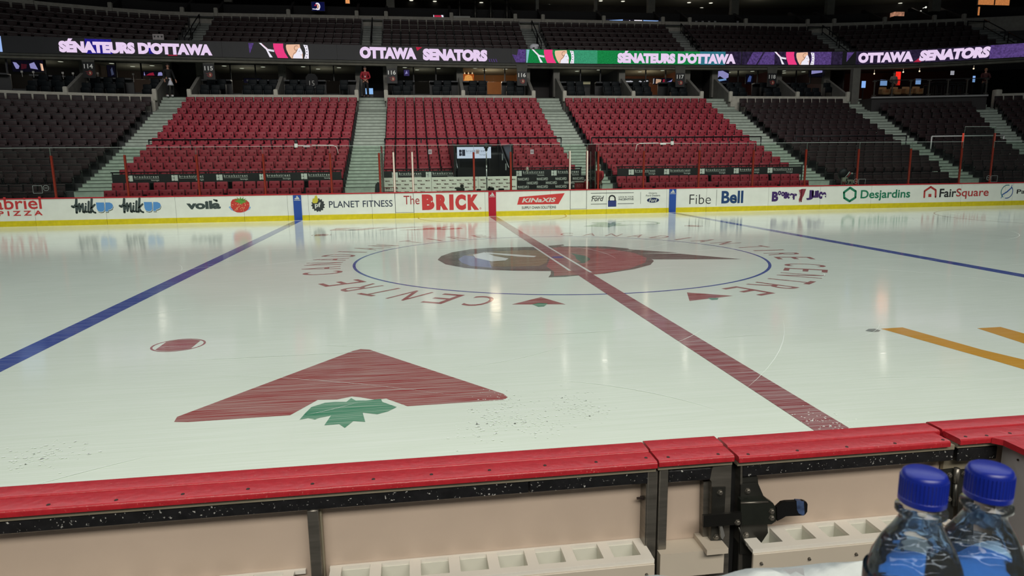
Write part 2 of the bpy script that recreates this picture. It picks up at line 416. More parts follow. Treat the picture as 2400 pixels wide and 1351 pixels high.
mark('far_ring_mark', MB().mb(ringmb(*onZ(1490, 523).to_2d(), .75, .86, n=32)), icemat('ice_green_pale', (120, 156, 116), .3))
# long pale scratches left by skates
mb = MB(); rnd = random.Random(3)
for i in range(150):
    x, y = rnd.uniform(-16, 18), rnd.uniform(-12.3, 11); L = rnd.choice((.5, 1, 1.8, 3.2)); a = rnd.gauss(.1, .45); c = rnd.uniform(-.5, .5)/max(L, 1); wd = rnd.uniform(.004, .012)
    P = []
    for k in range(9):
        t = k/8*L; P.append((x+math.cos(a+c*t)*t, min(12.7, y+math.sin(a+c*t)*t)))
    for k in range(8):
        (p, q) = (P[k], P[k+1]); dx, dy = q[0]-p[0], q[1]-p[1]; l = math.hypot(dx, dy) or 1; w0 = wd*math.sin(PI*(k+.1)/8.2)/2; w1 = wd*math.sin(PI*(k+1.05)/8.2)/2
        mb.poly([(p[0]-dy/l*w0, p[1]+dx/l*w0, .005), (q[0]-dy/l*w1, q[1]+dx/l*w1, .005), (q[0]+dy/l*w1, q[1]-dx/l*w1, .005), (p[0]+dy/l*w0, p[1]-dx/l*w0, .005)])
o = mark('skate_scratch', mb, icemat('scratch_white', (240, 246, 238), .1, rough=.4)); o['kind'] = 'stuff'
# scraped snow in front of the near boards
mb = MB()
def crumb(cx, cy, n, sx, sy, s):
    for _ in range(n):
        x, y = rnd.gauss(cx, sx), rnd.gauss(cy, sy); r = s*rnd.uniform(.3, 1.)
        if y > NY+.05: mb.poly([(x+math.cos(a)*r*rnd.uniform(.4, 1), y+math.sin(a)*r*rnd.uniform(.4, 1)*.7, .0045) for a in [k*PI/3 for k in range(6)]])
for px, py, n, s in ((1180, 930, 30, .012), (1200, 945, 40, .016), (1140, 985, 60, .02), (1125, 1010, 50, .02), (1255, 990, 60, .018), (1235, 1000, 40, .018), (1360, 955, 50, .018), (1385, 965, 40, .018), (1160, 955, 50, .018), (1345, 940, 30, .015), (1925, 997, 60, .016), (1955, 993, 40, .014), (60, 1080, 60, .02), (130, 1065, 50, .02), (1290, 950, 40, .016)):
    g = onZ(px, py); crumb(g.x, g.y, n, .11, .17, s)
tag(obj('ice_shavings', mb, icemat('scratch_white', (240, 246, 238)), None), 'white scraped ice shavings scattered on the near ice', 'ice shavings', None, 'stuff')
# ------------------------------------------------------------------ the far stand: tiers, stairs, seats
CONC = mat('concrete_dark', (58, 58, 58), .9, noise=.25, nscale=3)
CONCL = mat('concrete_pale', (112, 108, 100), .9, noise=.2, nscale=4)
STAIR = mat('stair_paint', (156, 166, 154), .8, noise=.14, nscale=5)
BLACK = mat('black_paint', (20, 20, 21), .5)
BLKM = mat('black_metal', (24, 24, 26), .4, metal=.3)
ZT = [1.26, 1.54, 2.07, 2.36, 2.63, 2.93, 3.20, 3.55, 3.86, 4.22, 4.54, 4.90, 5.26, 5.65, 5.98]
def rowY(k): return 14.3+.82*k
def flo(k): return ZT[k]-.86 if k < 15 else 5.45
def bend(x):
    return 2.4*max(0, (-17-x)/8)**1.5 + 3.4*max(0, (x-24)/13)**1.3
def bendrot(x, k):
    return math.atan((bend(x+.01)-bend(x-.01))/.02*k/14.)*-1
def bpx(px, py, Y, f=1.):
    """the point under a pixel on the wall Y - bend(x)*f."""
    x = onY(px, py, Y).x
    for _ in range(12): p = onY(px, py, Y-bend(x)*f); x = (x+p.x)/2
    return onY(px, py, Y-bend(x)*f)
def yk(x, k): return rowY(k)-bend(x)*k/14.
def tiers(xs, k0, k1):
    m = MB(); cols = []
    for x in xs:
        c = []
        for k in range(k0, k1+1):
            y0 = (yk(x, k)-.58) if k else 13.25
            c += [(x, y0, flo(k-1) if k > k0 else flo(k)-.9), (x, y0, flo(k))]
        c += [(x, yk(x, 14)-.58+.95 if k1 == 14 else yk(x, k1+1)-.58, flo(k1))]
        c += [(x, c[-1][1], .0), (x, c[0][1], .0)]
        cols.append(c)
    n = len(cols[0])
    for i, c in enumerate(cols):
        m.v += c
    for i in range(len(cols)-1):
        for j in range(n): m.f.append((i*n+j, (i+1)*n+j, (i+1)*n+(j+1) % n, i*n+(j+1) % n))
    m.f.append(tuple(range(n-1, -1, -1))); m.f.append(tuple(range((len(cols)-1)*n, len(cols)*n)))
    return m
TX0, TX1 = -1.42, 1.17
struct('floor_stand_left', tiers([-34, -31]+[-30+i for i in range(14)]+[-10, TX0], 0, 14), CONC, 'stepped dark concrete stand left of the lounge tunnel', 'stand')
struct('floor_stand_right', tiers([TX1, 10, 17]+[23+i for i in range(17)], 0, 14), CONC, 'stepped dark concrete stand right of the lounge tunnel', 'stand')
struct('floor_stand_middle', tiers([TX0, TX1], 7, 14), CONC, 'stepped dark concrete stand above the lounge tunnel', 'stand')

def skew(m, x0, x1, y0, y1, z0, z1, f=1.):
    """a box whose two ends follow the bowl's bend."""
    a, b = bend(x0)*f, bend(x1)*f
    return m.add([(x0, y0-a, z0), (x1, y0-b, z0), (x1, y1-b, z0), (x0, y1-a, z0), (x0, y0-a, z1), (x1, y0-b, z1), (x1, y1-b, z1), (x0, y1-a, z1)], [(0, 3, 2, 1), (4, 5, 6, 7), (0, 1, 5, 4), (1, 2, 6, 5), (2, 3, 7, 6), (3, 0, 4, 7)])
LAND = 6.07          # level of the landings at the head of the stairs
def stairs(x0, x1, kt, lab, fan0=0., fan1=0.):
    st, no = MB(), MB(); S = []
    for k in range(0, 15):
        fk = flo(k); nk = flo(k+1) if k < 14 else 5.31
        S += [(rowY(k)-.60 if k else 13.30, fk+.012, k), (rowY(k)-.19, (fk+nk)/2+.006, k)]
    y, z = rowY(14)+.10, 5.31
    while z < LAND-.02: S.append((y, z, 14)); y += .27; z += .19
    S.append((y, LAND, 14))
    for i, (y, z, k) in enumerate(S):
        xm = (x0+x1)/2; a, b = x0+fan0*k/14, x1+fan1*k/14; d = bend(xm)*k/14
        y1 = S[i+1][0] if i+1 < len(S) else 29.5
        zp = S[i-1][1] if i else 0.
        skew(st, a, b, y, y1+.02, min(zp-.05, z-.25), z, k/14)
        skew(no, a, b, y-.006, y+.022, z-.028, z+.003, k/14)
    o = struct('aisle_stairs', st, STAIR, lab, 'stairs')
    obj('stair_nosing', no, mat('nosing_dark', (86, 92, 84), .8), o)
AIS = [(-17.0, -15.55, 'pale concrete stairs left of the left red section', 0, 0), (-6.13, -4.55, 'pale concrete stairs between the left and middle red sections', 0, 0), (4.30, 5.83, 'pale concrete stairs between the middle and right red sections', 0, 0),
       (14.97, 16.5, 'pale concrete stairs right of the right red section', -.2, .3), (22.75, 24.35, 'pale concrete stairs between the two dark sections on the right', 1.3, 1.4), (32.0, 33.7, 'pale concrete stairs at the right edge of the far stand', .8, .9)]
x14, x8, r14, r8 = bpx(2275, 223, rowY(14)).x, bpx(2337, 303, rowY(8), 8/14.).x, bpx(2327, 223, rowY(14)).x, bpx(2393, 300, rowY(8), 8/14.).x
A6 = (x14-(x14-x8)*14/6., (x14-x8)*14/6., r14-(r14-r8)*14/6., (r14-r8)*14/6.)
AIS[5] = (A6[0], A6[2], AIS[5][2], A6[1], A6[3])
for a in AIS: stairs(a[0], a[1], 14, a[2], a[3], a[4])

# seats -----------------------------------------------------------------
RED_S = mat('seat_red', (130, 32, 45), .5, spec=.25, noise=.18, nscale=9)
RED_SD = mat('seat_red_dent', (84, 12, 20), .6, spec=.1)
REDP = mat('seat_red_piping', (92, 22, 32), .5)
DRK_S = mat('seat_dark', (44, 32, 33), .5, spec=.15, noise=.2, nscale=8)
DRK_D = mat('seat_dark_frame', (15, 14, 16), .5)
BOLT = mat('seat_bolt', (150, 146, 138), .4, metal=.5)
def rotX(a, c): return Matrix.Translation(c) @ Matrix.Rotation(a, 4, 'X') @ Matrix.Translation(-Vector(c))
def seat_shapes(red):
    """shapes about the seat's own base: x across, -y towards the ice, z up; a folded seat."""
    back, pan, frame, dent = MB(), MB(), MB(), MB()
    tilt = rotX(-.16, Vector((0, 0, .45)))
    if red:
        back.rbox(-.226, .226, -.01, .075, .36, .86, .085, 3, tilt)
        pan.rbox(-.208, .208, -.13, -.03, .34, .56, .05, 3, rotX(-.10, Vector((0, -.05, .38))))
        for s in (-1, 1): dent.lathe([(.044, -.004), (.042, .003), (.02, .005), (0, .005)], n=10, M=tilt @ Matrix.Translation((s*.125, -.009, .70)) @ Matrix.Rotation(PI/2, 4, 'X'))
        frame.rbox(-.240, .240, .055, .10, .38, .872, .03, 1, tilt)
    else:
        back.rbox(-.241, .241, .0, .05, .36, .86, .03, 2, tilt)
        pan.rbox(-.215, .215, -.10, -.03, .34, .58, .03, 2, rotX(-.10, Vector((0, -.05, .38))))
        for s in (-1, 1): dent.box(s*.237-.007, s*.237+.007, -.03, .0, .50, .54)
        frame.box(-.234, .234, .05, .07, .40, .80)
    for s in (-1, 1):
        frame.box(s*.232-.011, s*.232+.011, -.10, .06, .0, .42)
        frame.rbox(s*.231-.0135, s*.231+.0135, -.17, -.01, .53, .565, .010, 1)
        frame.box(s*.232-.011, s*.232+.011, -.03, .05, .40, .54)
    return back, pan, frame, dent
PROTO = {}
def proto(red):
    b, p, f, d = seat_shapes(red)
    t = thing('red_stadium_seat' if red else 'dark_stadium_seat', 'x', 'seat')
    obj2('backrest', b, RED_S if red else DRK_S, d if red else MB(), RED_SD, t, 50)
    obj('seat_pan', p, RED_S if red else DRK_S, t, 50)
    obj2('frame', f, DRK_D, MB() if red else d, BOLT, t)
    return t
seats = []   # (red, section name, row k, index from left, count, x, y, z, rot)
def visible(x, y, z):
    p = pr((x, y, z)); return -14 < p[0] < 2414
def fill(red, sec, k, xs):
    xs = [x for x in xs]
    for i, x in enumerate(xs):
        y = yk(x, k); z = flo(k)
        if visible(x, y, z+.6): seats.append((red, sec, k, i+1, x, y, z, bendrot(x, k)))
def span(x0, n, p, skip=()): return [x0+p*(i+.5) for i in range(n) if i not in skip]
def gapped(x0, groups, p, g):
    o = []; x = x0
    for n in groups:
        o += [x+p*(i+.5) for i in range(n)]; x += n*p+g
    return o
for k in range(15):
    if k < 2:
        fill(True, 'left', k, gapped(-15.48, (3, 6, 6, 3), .496, .13))
        fill(True, 'right', k, gapped(5.95, (3, 6, 6, 3), .475, .13))
    else:
        fill(True, 'left', k, span(-15.46, 18, .516))
        fill(True, 'middle', k, span(-4.5, 17, .515, range(6, 11) if k < 7 else ()))
        fill(True, 'right', k, span(5.92, 17, .524))
    n = 18 if k > 8 else 16
    fill(False, 'far-left', k, [-17.2-.53*(i+.5)-(.0 if k < 7 else 0) for i in range(n)])
    d0, d1 = 16.62+.3*k/14, 22.65+1.25*k/14; n = round((d1-d0)/.53); fill(False, 'dark middle-right', k, [d0+(d1-d0)/n*(i+.5) for i in range(n)])
    d0, d1 = 24.5+1.3*k/14, A6[0]-.06+A6[1]*k/14; n = round((d1-d0)/.53); fill(False, 'dark far-right', k, [d0+(d1-d0)/n*(i+.5) for i in range(n)])
    if k > 5:
        fill(False, 'edge', k, [A6[2]+.1+A6[3]*k/14+.53*(i+.5) for i in range(7)])
UY = lambda j: 29.3+.73*j
UZ = [onY(640, p, 29.3+.73*j).z-.02 for j, p in enumerate((95, 83.5, 72, 60, 48.5, 38.5))]
UA = [(-28.0, -26.45, .6), (-16.85, -15.5, .45), (-6.05, -4.85, .5), (4.42, 5.65, .62), (14.8, 15.95, .85), (25.35, 26.9, .6), (35.6, 37.3, .6)]
UPPER = []
for i in range(len(UA)-1):
    a, b = UA[i][1]+.08, UA[i+1][0]-.08; n = int((b-a)/.545)
    for j in range(6):
        for k in range(n):
            x = a+(b-a)*(k+.5)/n
            if visible(x, UY(j)-bend(x), UZ[j]): UPPER.append((False, 'upper', j, k, x, UY(j)-bend(x), UZ[j]-.86, bendrot(x, 14)))
SECNAME = {'left': 'left red section', 'middle': 'middle red section', 'right': 'right red section', 'far-left': 'dark section on the far left', 'dark middle-right': 'dark section beside the red ones', 'dark far-right': 'dark section on the far right', 'edge': 'x'}
for red in (True, False):
    S = [s for s in seats if s[0] == red]
    S.sort(key=lambda s: depth((s[4], s[5], s[6])) + (99 if s[1] == 'edge' else 0))
    # whole rows first, so that a row is not half single seats and half mass
    one, rest = S[:300], S[300:]+([] if red else UPPER)
    P = proto(red); first = True
    for (_, sec, k, i, x, y, z, rot) in one:
        if sec == 'far-left': lab = f'dark folded seat, {ORD[i]} from the stairs, {ORD[k+1]} row up, {SECNAME[sec]}'
        elif red:
            kk = k+1 if sec != 'middle' else k-1
            lab = f'red padded seat, {ORD[i]} from the left, {ORD[kk]} row up, {SECNAME[sec]}'
        else: lab = f'dark folded seat, {ORD[i]} from the left, {ORD[k+1]} row up, {SECNAME[sec]}'
        g = ('red padded seats' if red else 'dark folded seats')+' of the far stand, '+SECNAME[sec]
        if first: P.location = (x, y, z); P['label'] = lab; P['group'] = g; r = P; first = False
        else: r = dup(P, (x, y, z), lab, g)
        r.rotation_euler = (0, 0, rot)
    B, Pn, Fm, D = seat_shapes(red)
    mbs = [MB(), MB(), MB()]
    for (_, sec, k, i, x, y, z, rot) in rest:
        M = Matrix.Translation((x, y, z)) @ Matrix.Rotation(rot, 4, 'Z')
        mbs[0].mb(B, M); mbs[0].mb(Pn, M); mbs[1].mb(Fm, M); mbs[2].mb(D, M)
    lab = 'higher rows of red padded seats in the three red sections' if red else 'farther dark folded seats, in the higher rows and on the upper deck'
    o = tag(obj('red_upper_seats' if red else 'dark_upper_seats', mbs[0], RED_S if red else DRK_S, None, 50), lab, 'seats', None, 'stuff')
    q = obj2('seat_frames', mbs[1], DRK_D, mbs[2], RED_SD if red else BOLT, o); q['kind'] = 'stuff'

# dark end panels at the seat-row ends beside the stairs are the frames; rails
def pipe_rail(name, lab, cat, pts, r, posts=(), M=BLKM):
    t = thing(name, lab, cat, tuple(pts[0][:2])+(min(p[2] for p in pts)-.8,))
    m = MB().tube(pts, r, 8); obj('top_rail', m, M, t, True)
    for (x, y, z0, z1) in posts: obj('rail_post', MB().tube([(x, y, z0), (x, y, z1)], r*.9, 8), M, t, True)
    return t
for x0, x1, lab in ((-15.4, -6.2, 'black guard rail across the middle of the left red section'), (-4.5, 4.35, 'black guard rail across the middle of the middle red section'), (5.95, 15.2, 'black guard rail across the middle of the right red section'), (17.2, 23.7, 'black guard rail across the dark section beside the red ones')):
    y = 19.62; z = 3.42
    zf = flo(6)
    n = 5
    posts = [(x0+(x1-x0)*i/n, y, zf, z) for i in range(n+1)]
    if x0 == -4.5: posts = [p for p in posts if not TX0-.1 < p[0] < TX1+.1]
    t = pipe_rail('guard_rail', lab, 'rail', [(x0, y, z), (x1, y, z)], .035, posts)
a, b = bpx(2184, 320, 19.6, .4), bpx(2353, 318, 19.6, .4)
pipe_rail('guard_rail', 'pale guard rail behind the tall pair of glass posts', 'rail', [(a.x, a.y, a.z), (b.x, b.y, b.z)], .04, [(a.x, a.y, flo(6)-.2, a.z), (b.x, b.y, flo(6)-.2, b.z)], mat('rail_pale', (196, 196, 192), .4))
# black banners on the low rail, in front of the third row -----------------
WL = mat('banner_white', (206, 210, 200), .6)
BAN = mat('banner_black', (26, 27, 27), .55, noise=.2, nscale=2)
def brook(m, F, u, v, h):
    """white block emblem, a name and a smaller word under a line; h: height of the block."""
    fpoly(m, F, [(u, v), (u+.30*h, v), (u+.42*h, v+.12*h), (u+.42*h, v+.36*h), (u+.32*h, v+.48*h), (u, v+.48*h)], .004)
    fpoly(m, F, [(u, v+.52*h), (u+.32*h, v+.52*h), (u+.42*h, v+.64*h), (u+.42*h, v+.9*h), (u+.30*h, v+h), (u, v+h)], .004)
    fpoly(m, F, [(u+.47*h, v), (u+1.05*h, v), (u+1.05*h, v+h), (u+.47*h, v+h)], .004)
    text(m, F, 'brookstreet', u+1.3*h, v+.56*h, u+5.4*h, v+.98*h, bold=.012, space=1.35, w=.004)
    fpoly(m, F, [(u+1.3*h, v+.40*h), (u+5.4*h, v+.40*h), (u+5.4*h, v+.44*h), (u+1.3*h, v+.44*h)], .004)
    text(m, F, 'lounge', u+4.1*h, v-.06*h, u+5.4*h, v+.30*h, bold=.008, space=1.1, w=.004)
def banner(x0, x1, us, lab, extra=()):
    y = 15.5
    t = thing('lounge_banner', lab, 'banner', ((x0+x1)/2, y, flo(1)))
    obj('cloth', MB().box(x0, x1, y-.012, y+.012, 1.50, 1.875), BAN, t)
    m = MB()
    for u in us: brook(m, lambda a, b, w: Vector((a, y-.012-w, b)), u, 1.585, .235)
    obj('lettering', m, WL, t)
    obj('top_rail', MB().tube([(x0-.04, y+.03, 1.95), (x1+.04, y+.03, 1.95)], .022, 8), BLKM, t, True)
    n = 5
    for i in range(n+1):
        x = x0+.02+(x1-x0-.04)*i/n; obj('rail_post', MB().box(x-.02, x+.02, y+.015, y+.05, flo(1), 1.95), BLKM, t)
def ux(px, py=412, Y=15.5): return onY(px, py, Y).x
banner(ux(262), ux(800), [ux(p) for p in (296, 402, 507, 608, 706)], 'long black banner with five white emblems, on the rail of the left red section')
banner(ux(897), TX0-.05, [ux(919), ux(998)], 'black banner with two white emblems, left of the tunnel')
banner(TX1+.1, ux(1362), [ux(1210), ux(1292)], 'black banner with two white emblems, right of the tunnel')
banner(ux(1447), ux(1880), [ux(1473), ux(1556), ux(1639), ux(1719), ux(1798)], 'long black banner with five white emblems, on the rail of the right red section')
# the tunnel under the middle section -----------------------------------
TB = 19.3
m = MB(); m.box(TX0, TX0+.08, 14.9, TB, 0, 3.0); m.box(TX1-.08, TX1, 14.9, TB, 0, 3.0)
struct('wall_tunnel_sides', m, mat('tunnel_black', (16, 16, 18), .4), 'black side walls of the lounge tunnel', 'wall')
m = MB(); m.box(TX0, TX1, TB+.03, TB+.1, 0, 2.6); struct('wall_tunnel_back', m, MATS['tunnel_black'], 'black back wall of the lounge tunnel', 'wall')
struct('floor_tunnel', MB().box(TX0, TX1, 13.3, TB+.03, -.04, .34), MATS['tunnel_black'], 'dark floor of the lounge tunnel', 'floor')
SY = 18.9
def FT(u, v, w): return Vector((u, SY-w, v))
a, b = onY(1071, 345, SY), onY(1151, 371, SY)
t = thing('tunnel_sign', 'lit white sign with black block emblem above the dark tunnel', 'sign', (a.x/2+b.x/2, SY, b.z))
obj('panel', MB().box(a.x, b.x, SY, SY+.06, b.z, a.z), emat('sign_white', (206, 212, 236), .95), t)
h = (a.z-b.z)*.55; m = MB(); u0 = a.x+.10; v0 = b.z+(a.z-b.z)*.22
brk = MB()
fpoly(brk, FT, [(u0, v0), (u0+.30*h, v0), (u0+.42*h, v0+.12*h), (u0+.42*h, v0+.36*h), (u0+.32*h, v0+.48*h), (u0, v0+.48*h)], .004)
fpoly(brk, FT, [(u0, v0+.52*h), (u0+.32*h, v0+.52*h), (u0+.42*h, v0+.64*h), (u0+.42*h, v0+.9*h), (u0+.30*h, v0+h), (u0, v0+h)], .004)
fpoly(brk, FT, [(u0+.47*h, v0), (u0+.98*h, v0), (u0+.98*h, v0+h), (u0+.47*h, v0+h)], .004)
text(brk, FT, 'brookstreet', u0+1.15*h, v0+.62*h, u0+4.3*h, v0+.98*h, space=1.25, w=.004)
fpoly(brk, FT, [(u0+1.15*h, v0+.45*h), (u0+4.3*h, v0+.45*h), (u0+4.3*h, v0+.47*h), (u0+1.15*h, v0+.47*h)], .004)
text(brk, FT, 'lounge', u0+3.3*h, v0+.0*h, u0+4.3*h, v0+.3*h, space=1.1, w=.004)
obj('lettering', brk, mat('sign_ink', (30, 34, 60), .6), t)
m = MB().box(a.x-.05, b.x+.05, SY-.01, SY+.07, a.z, a.z+.09); obj('header', m, BLACK, t)
m = MB().box(a.x+.05, a.x+.1, SY+.01, SY+.05, .34, b.z).box(b.x-.1, b.x-.05, SY+.01, SY+.05, .34, b.z); obj('sign_frame', m, BLACK, t)
for s, x in ((1, TX0+.16), (-1, TX1-.16)):
    lab = 'sloping dark glass balustrade on the %s side of the tunnel' % ('left' if s > 0 else 'right')
    t = thing('tunnel_balustrade', lab, 'balustrade', (x, 15.3, .34))
    obj('panel', MB().prism([(x, 15.2, .34), (x, 18.6, .34), (x, 18.6, 3.25), (x, 15.2, 1.95)], (.02, 0, 0)), mat('smoke_glass', (30, 32, 38), .1, spec=.8), t)
    obj('handrail', MB().tube([(x+.01, 15.2, 1.97), (x+.01, 18.6, 3.27)], .025, 8), mat('steel_dull', (120, 122, 124), .35, metal=.8), t, True)
    for q in (.25, .6):
        y = 15.2+3.4*q; z = 1.95+1.3*q
        obj('bracket', MB().box(x-.02, x+.03, y-.03, y+.03, z-.42, z-.12), mat('label_white', (210, 212, 205), .6), t)
# ------------------------------------------------------------------ far boards, glass, adverts
BW = mat('board_white', (230, 234, 222), .32, noise=.05, nscale=2.5)
KICK = mat('kick_yellow', (214, 196, 22), .35, noise=.12, nscale=6)
CAPR = mat('cap_red', (176, 36, 44), .35, noise=.1, nscale=5)
def xB(px, py=480): return onY(px, py, FY).x
GATES = [(xB(926), xB(970)), (xB(1336), xB(1375))]
edges = [-24.0, xB(-95), xB(79), xB(247), xB(411), xB(571), xB(674), xB(723), xB(872), GATES[0][0], GATES[0][1], xB(1137), xB(1290), GATES[1][0], GATES[1][1], xB(1421), xB(1562), xB(1655), xB(1800), xB(1921), xB(2040), xB(2250), xB(2352), 24.2, 26.6]
labs = ['beyond the left edge of the picture', 'under the first letters of the red pizza advert', 'between the pizza advert and the first milk advert', 'under the second grey and blue milk advert', 'under the dark lettering beside the strawberry', 'between the strawberry and the left blue stripe', 'behind the left blue stripe', 'under the dark gear emblem', 'left of the left penalty box door', 'x', 'under the big red capitals', 'behind the red centre stripe', 'at the right end of the slanted red advert', 'x', 'right of the right penalty box door', 'under the navy padlock', 'behind the right blue stripe', 'under the bold navy word', 'under the wavy purple lettering', 'under the green hexagon', 'under the green lettering and red house', 'under the black and red lettering', 'under the blue and teal ring', 'beyond the right edge of the picture']
for i in range(len(edges)-1):
    x0, x1 = edges[i]+.004, edges[i+1]-.004
    isg = any(abs(edges[i]-g[0]) < 1e-6 for g in GATES)
    if isg:
        k = [j for j, g in enumerate(GATES) if abs(edges[i]-g[0]) < 1e-6][0]
        t = thing('penalty_box_door', 'white door in the far boards, %s' % ('just left of the big red letters', 'right of the slanted red advert')[k], 'door', ((x0+x1)/2, FY, 0))
        obj('door_panel', MB().box(x0+.012, x1-.012, FY+.002, FY+.05, .24, 1.01), BW, t)
        obj('door_gap', MB().box(x0-.003, x1+.003, FY+.012, FY+.045, .215, 1.012), mat('seam_dark', (70, 70, 66), .8), t)
        obj('board_body', MB().box(x0, x1, FY+.05, FY+.12, 0, 1.01), BW, t)
        obj('board_lower', MB().box(x0, x1, FY, FY+.05, .205, .225), BW, t)
    else:
        t = thing('dasher_board', 'white dasher board panel '+labs[i], 'board', ((x0+x1)/2, FY, 0), 'white dasher boards along the far side')
        obj('board_body', MB().box(x0, x1, FY, FY+.12, .205, 1.01), BW, t)
        obj('seam', MB().box(x1-.001, x1+.009, FY+.004, FY+.1, 0, 1.0), MATS.get('seam_dark') or mat('seam_dark', (70, 70, 66), .8), t)
    obj('kick_plate', MB().box(x0+.001, x1-.001, FY-.014, FY+.10, 0, .205), KICK, t)
    obj('cap_rail', MB().rbox(x0-.003, x1+.003, FY-.015, FY+.16, 1.01, 1.055, .012, 2), CAPR, t, 40)
# the line stripes painted up the boards
for x, rgb, nm, lab in ((-7.77, (44, 82, 160), 'blue', 'blue stripe up the far boards, left of the gear emblem'), (0., (178, 24, 48), 'red', 'red stripe up the far boards at the centre line'), (7.77, (36, 74, 156), 'blue', 'blue stripe up the far boards, right of the padlock advert')):
    t = thing('board_stripe', lab, 'stripe', (x, FY-.02, 0))
    obj('stripe', MB().box(x-.155, x+.155, FY-.019, FY-.0145, .012, 1.0), mat('stripe_'+nm, rgb, .35), t)
    obj('foot', MB().box(x-.155, x+.155, FY-.02, FY-.0145, .0, .012), WL, t)
    m = MB(); F = lambda u, v, w, x=x: Vector((x+u, FY-.019-w, v))
    for i, hgt in enumerate((.05, .095, .14)):
        u = -.075+.062*i
        fpoly(m, F, [(u-.012, .845), (u+.042, .845), (u+.042-.05*hgt/.1+.02, .845+hgt), (u-.03+.0*hgt, .845+hgt*.62)], .002) if i < 2 else fpoly(m, F, [(.035, .845), (.10, .845), (.01, .985), (-.03, .955)], .002)
    text(m, F, 'adidas', -.125, .79, .125, .835, bold=.02, w=.002)
    obj('emblem', m, WL, t)
def FB(u, v, w): return Vector((u, FY-w-.001, v))
def UV(px, py): p = onY(px, py, FY); return (p.x, p.z)
def UVs(pts): return [UV(*p) for p in pts]
def T(m, body, x0, y0, x1, y1, **k):
    """lettering that fills the pixels' rectangle on the boards (x0, y0 top left; x1, y1 bottom right)."""
    a = UV(x0, (y0+y1)/2)[0]; b = UV(x1, (y0+y1)/2)[0]; xm = (x0+x1)/2
    return text(m, FB, body, a, UV(xm, y1)[1], b, UV(xm, y0)[1], **k)
LAST = [None]
def ad(lab, px, parts):
    t = thing('board_advert', lab, 'advert', (UV(px, 480)[0], FY, .25))
    for nm, m, mt in parts: obj(nm, m, mt, t)
    LAST[0] = t
def ink(n, rgb): return mat('ink_'+n, rgb, .4)
RED_A, NAVY, GRN, GREY = ink('red', (196, 58, 58)), ink('navy', (32, 58, 100)), ink('green', (32, 122, 88)), ink('charcoal', (62, 74, 72))
# pizza
m = MB(); T(m, 'Gabriel', -52, 462, 97, 491.5, bold=.012); m2 = MB(); T(m2, 'PIZZA', -4, 494.5, 100, 506, bold=.03, space=1.6)
ad('red pizza advert cut off by the left edge of the picture', 50, [('lettering', m, RED_A), ('lettering', m2, RED_A)])
# milk
for k, dx in ((0, 0), (1, 112)):
    m = MB(); dy = -1.2*k
    def S(pts, wd): ribbon(m, FB, UVs([(168+dx+(x-168), y+dy) for x, y in pts]), wd, .003)
    S([(169, 484), (173, 486), (178, 480), (179, 468), (179, 485), (180, 499)], .085)
    S([(180, 496), (183, 484), (186, 478), (187, 496), (190, 484), (194, 478), (195, 497), (198, 498)], .075)
    S([(201, 484), (200, 496), (203, 497)], .075); S([(201, 478), (201.4, 478.5)], .06)
    S([(208, 473), (207, 497), (210, 498)], .075)
    S([(215, 467), (213, 498)], .085); S([(222, 480), (214, 489), (219, 497), (224, 499)], .07)
    sh, b = MB(), MB()
    for mm, ox, oy in ((sh, 1.2, 2.8), (b, 0, 0)):
        O = lambda p: [(x+dx+ox, y+dy+oy) for x, y in p]
        fpoly(mm, FB, UVs(O([(225, 475), (244, 475), (245, 492), (242, 496), (236, 497), (230, 495), (227, 489)])), .002 if mm is sh else .0045)
        fpoly(mm, FB, UVs(O([(247, 475), (257, 475), (263, 478), (265, 483), (263, 489), (257, 492), (254, 492), (254, 496), (247, 496)])), .002 if mm is sh else .0045)
    wh = MB()
    O = lambda p: [(x+dx+.4, y+dy+1.3) for x, y in p]
    fpoly(wh, FB, UVs(O([(225, 475), (244, 475), (245, 492), (242, 496), (236, 497), (230, 495), (227, 489)])), .0032)
    fpoly(wh, FB, UVs(O([(247, 475), (257, 475), (263, 478), (265, 483), (263, 489), (257, 492), (254, 492), (254, 496), (247, 496)])), .0032)
    ad('%s of two charcoal script and blue block milk adverts' % ('left', 'right')[k], 220+dx, [('script', m, GREY), ('shadow', sh, GREY), ('outline', wh, BW), ('blue_letters', b, ink('blue', (88, 146, 204)))])
# strawberry
m = MB(); T(m, 'voila', 437, 471, 517, 490.5, bold=.05); ribbon(m, FB, UVs([(501, 468.5), (508, 471)]), [.05, .09])
st, lf, pl, sd = MB(), MB(), MB(), MB()
fpoly(st, FB, UVs([(541, 474), (545, 468), (554, 466), (570, 467), (578, 470), (584, 475), (585, 483), (582, 491), (575, 496), (565, 498.5), (555, 498), (547, 494), (541, 486)]), .003)
for a in range(9):
    an = math.radians(-20+a*27); L = 13 if a not in (4, 5) else 15
    fpoly(lf, FB, UVs([(563, 475), (563+math.cos(an)*L*.5-math.sin(an)*2, 471-math.sin(an)*L*.28-math.cos(an)*1), (563+math.cos(an)*L*1.35, 470-math.sin(an)*L*.62), (563+math.cos(an)*L*.5+math.sin(an)*2, 472-math.sin(an)*L*.28+math.cos(an)*1)]), .005)
fpoly(lf, FB, UVs([(549, 472), (563, 469), (580, 473), (570, 476), (566, 479), (560, 476)]), .0052)
fpoly(pl, FB, UVs([(536, 486), (538, 484), (588, 485), (586, 491), (570, 498), (556, 498), (542, 493)]), .002)
for i in range(46):
    x, y = rnd.uniform(542, 584), rnd.uniform(477, 497)
    if ((x-563)/21)**2+((y-484)/13)**2 < .9: fpoly(sd, FB, [(UV(x, y)[0]+.011*math.cos(q), UV(x, y)[1]+.018*math.sin(q)) for q in [k*PI/3 for k in range(6)]], .004)
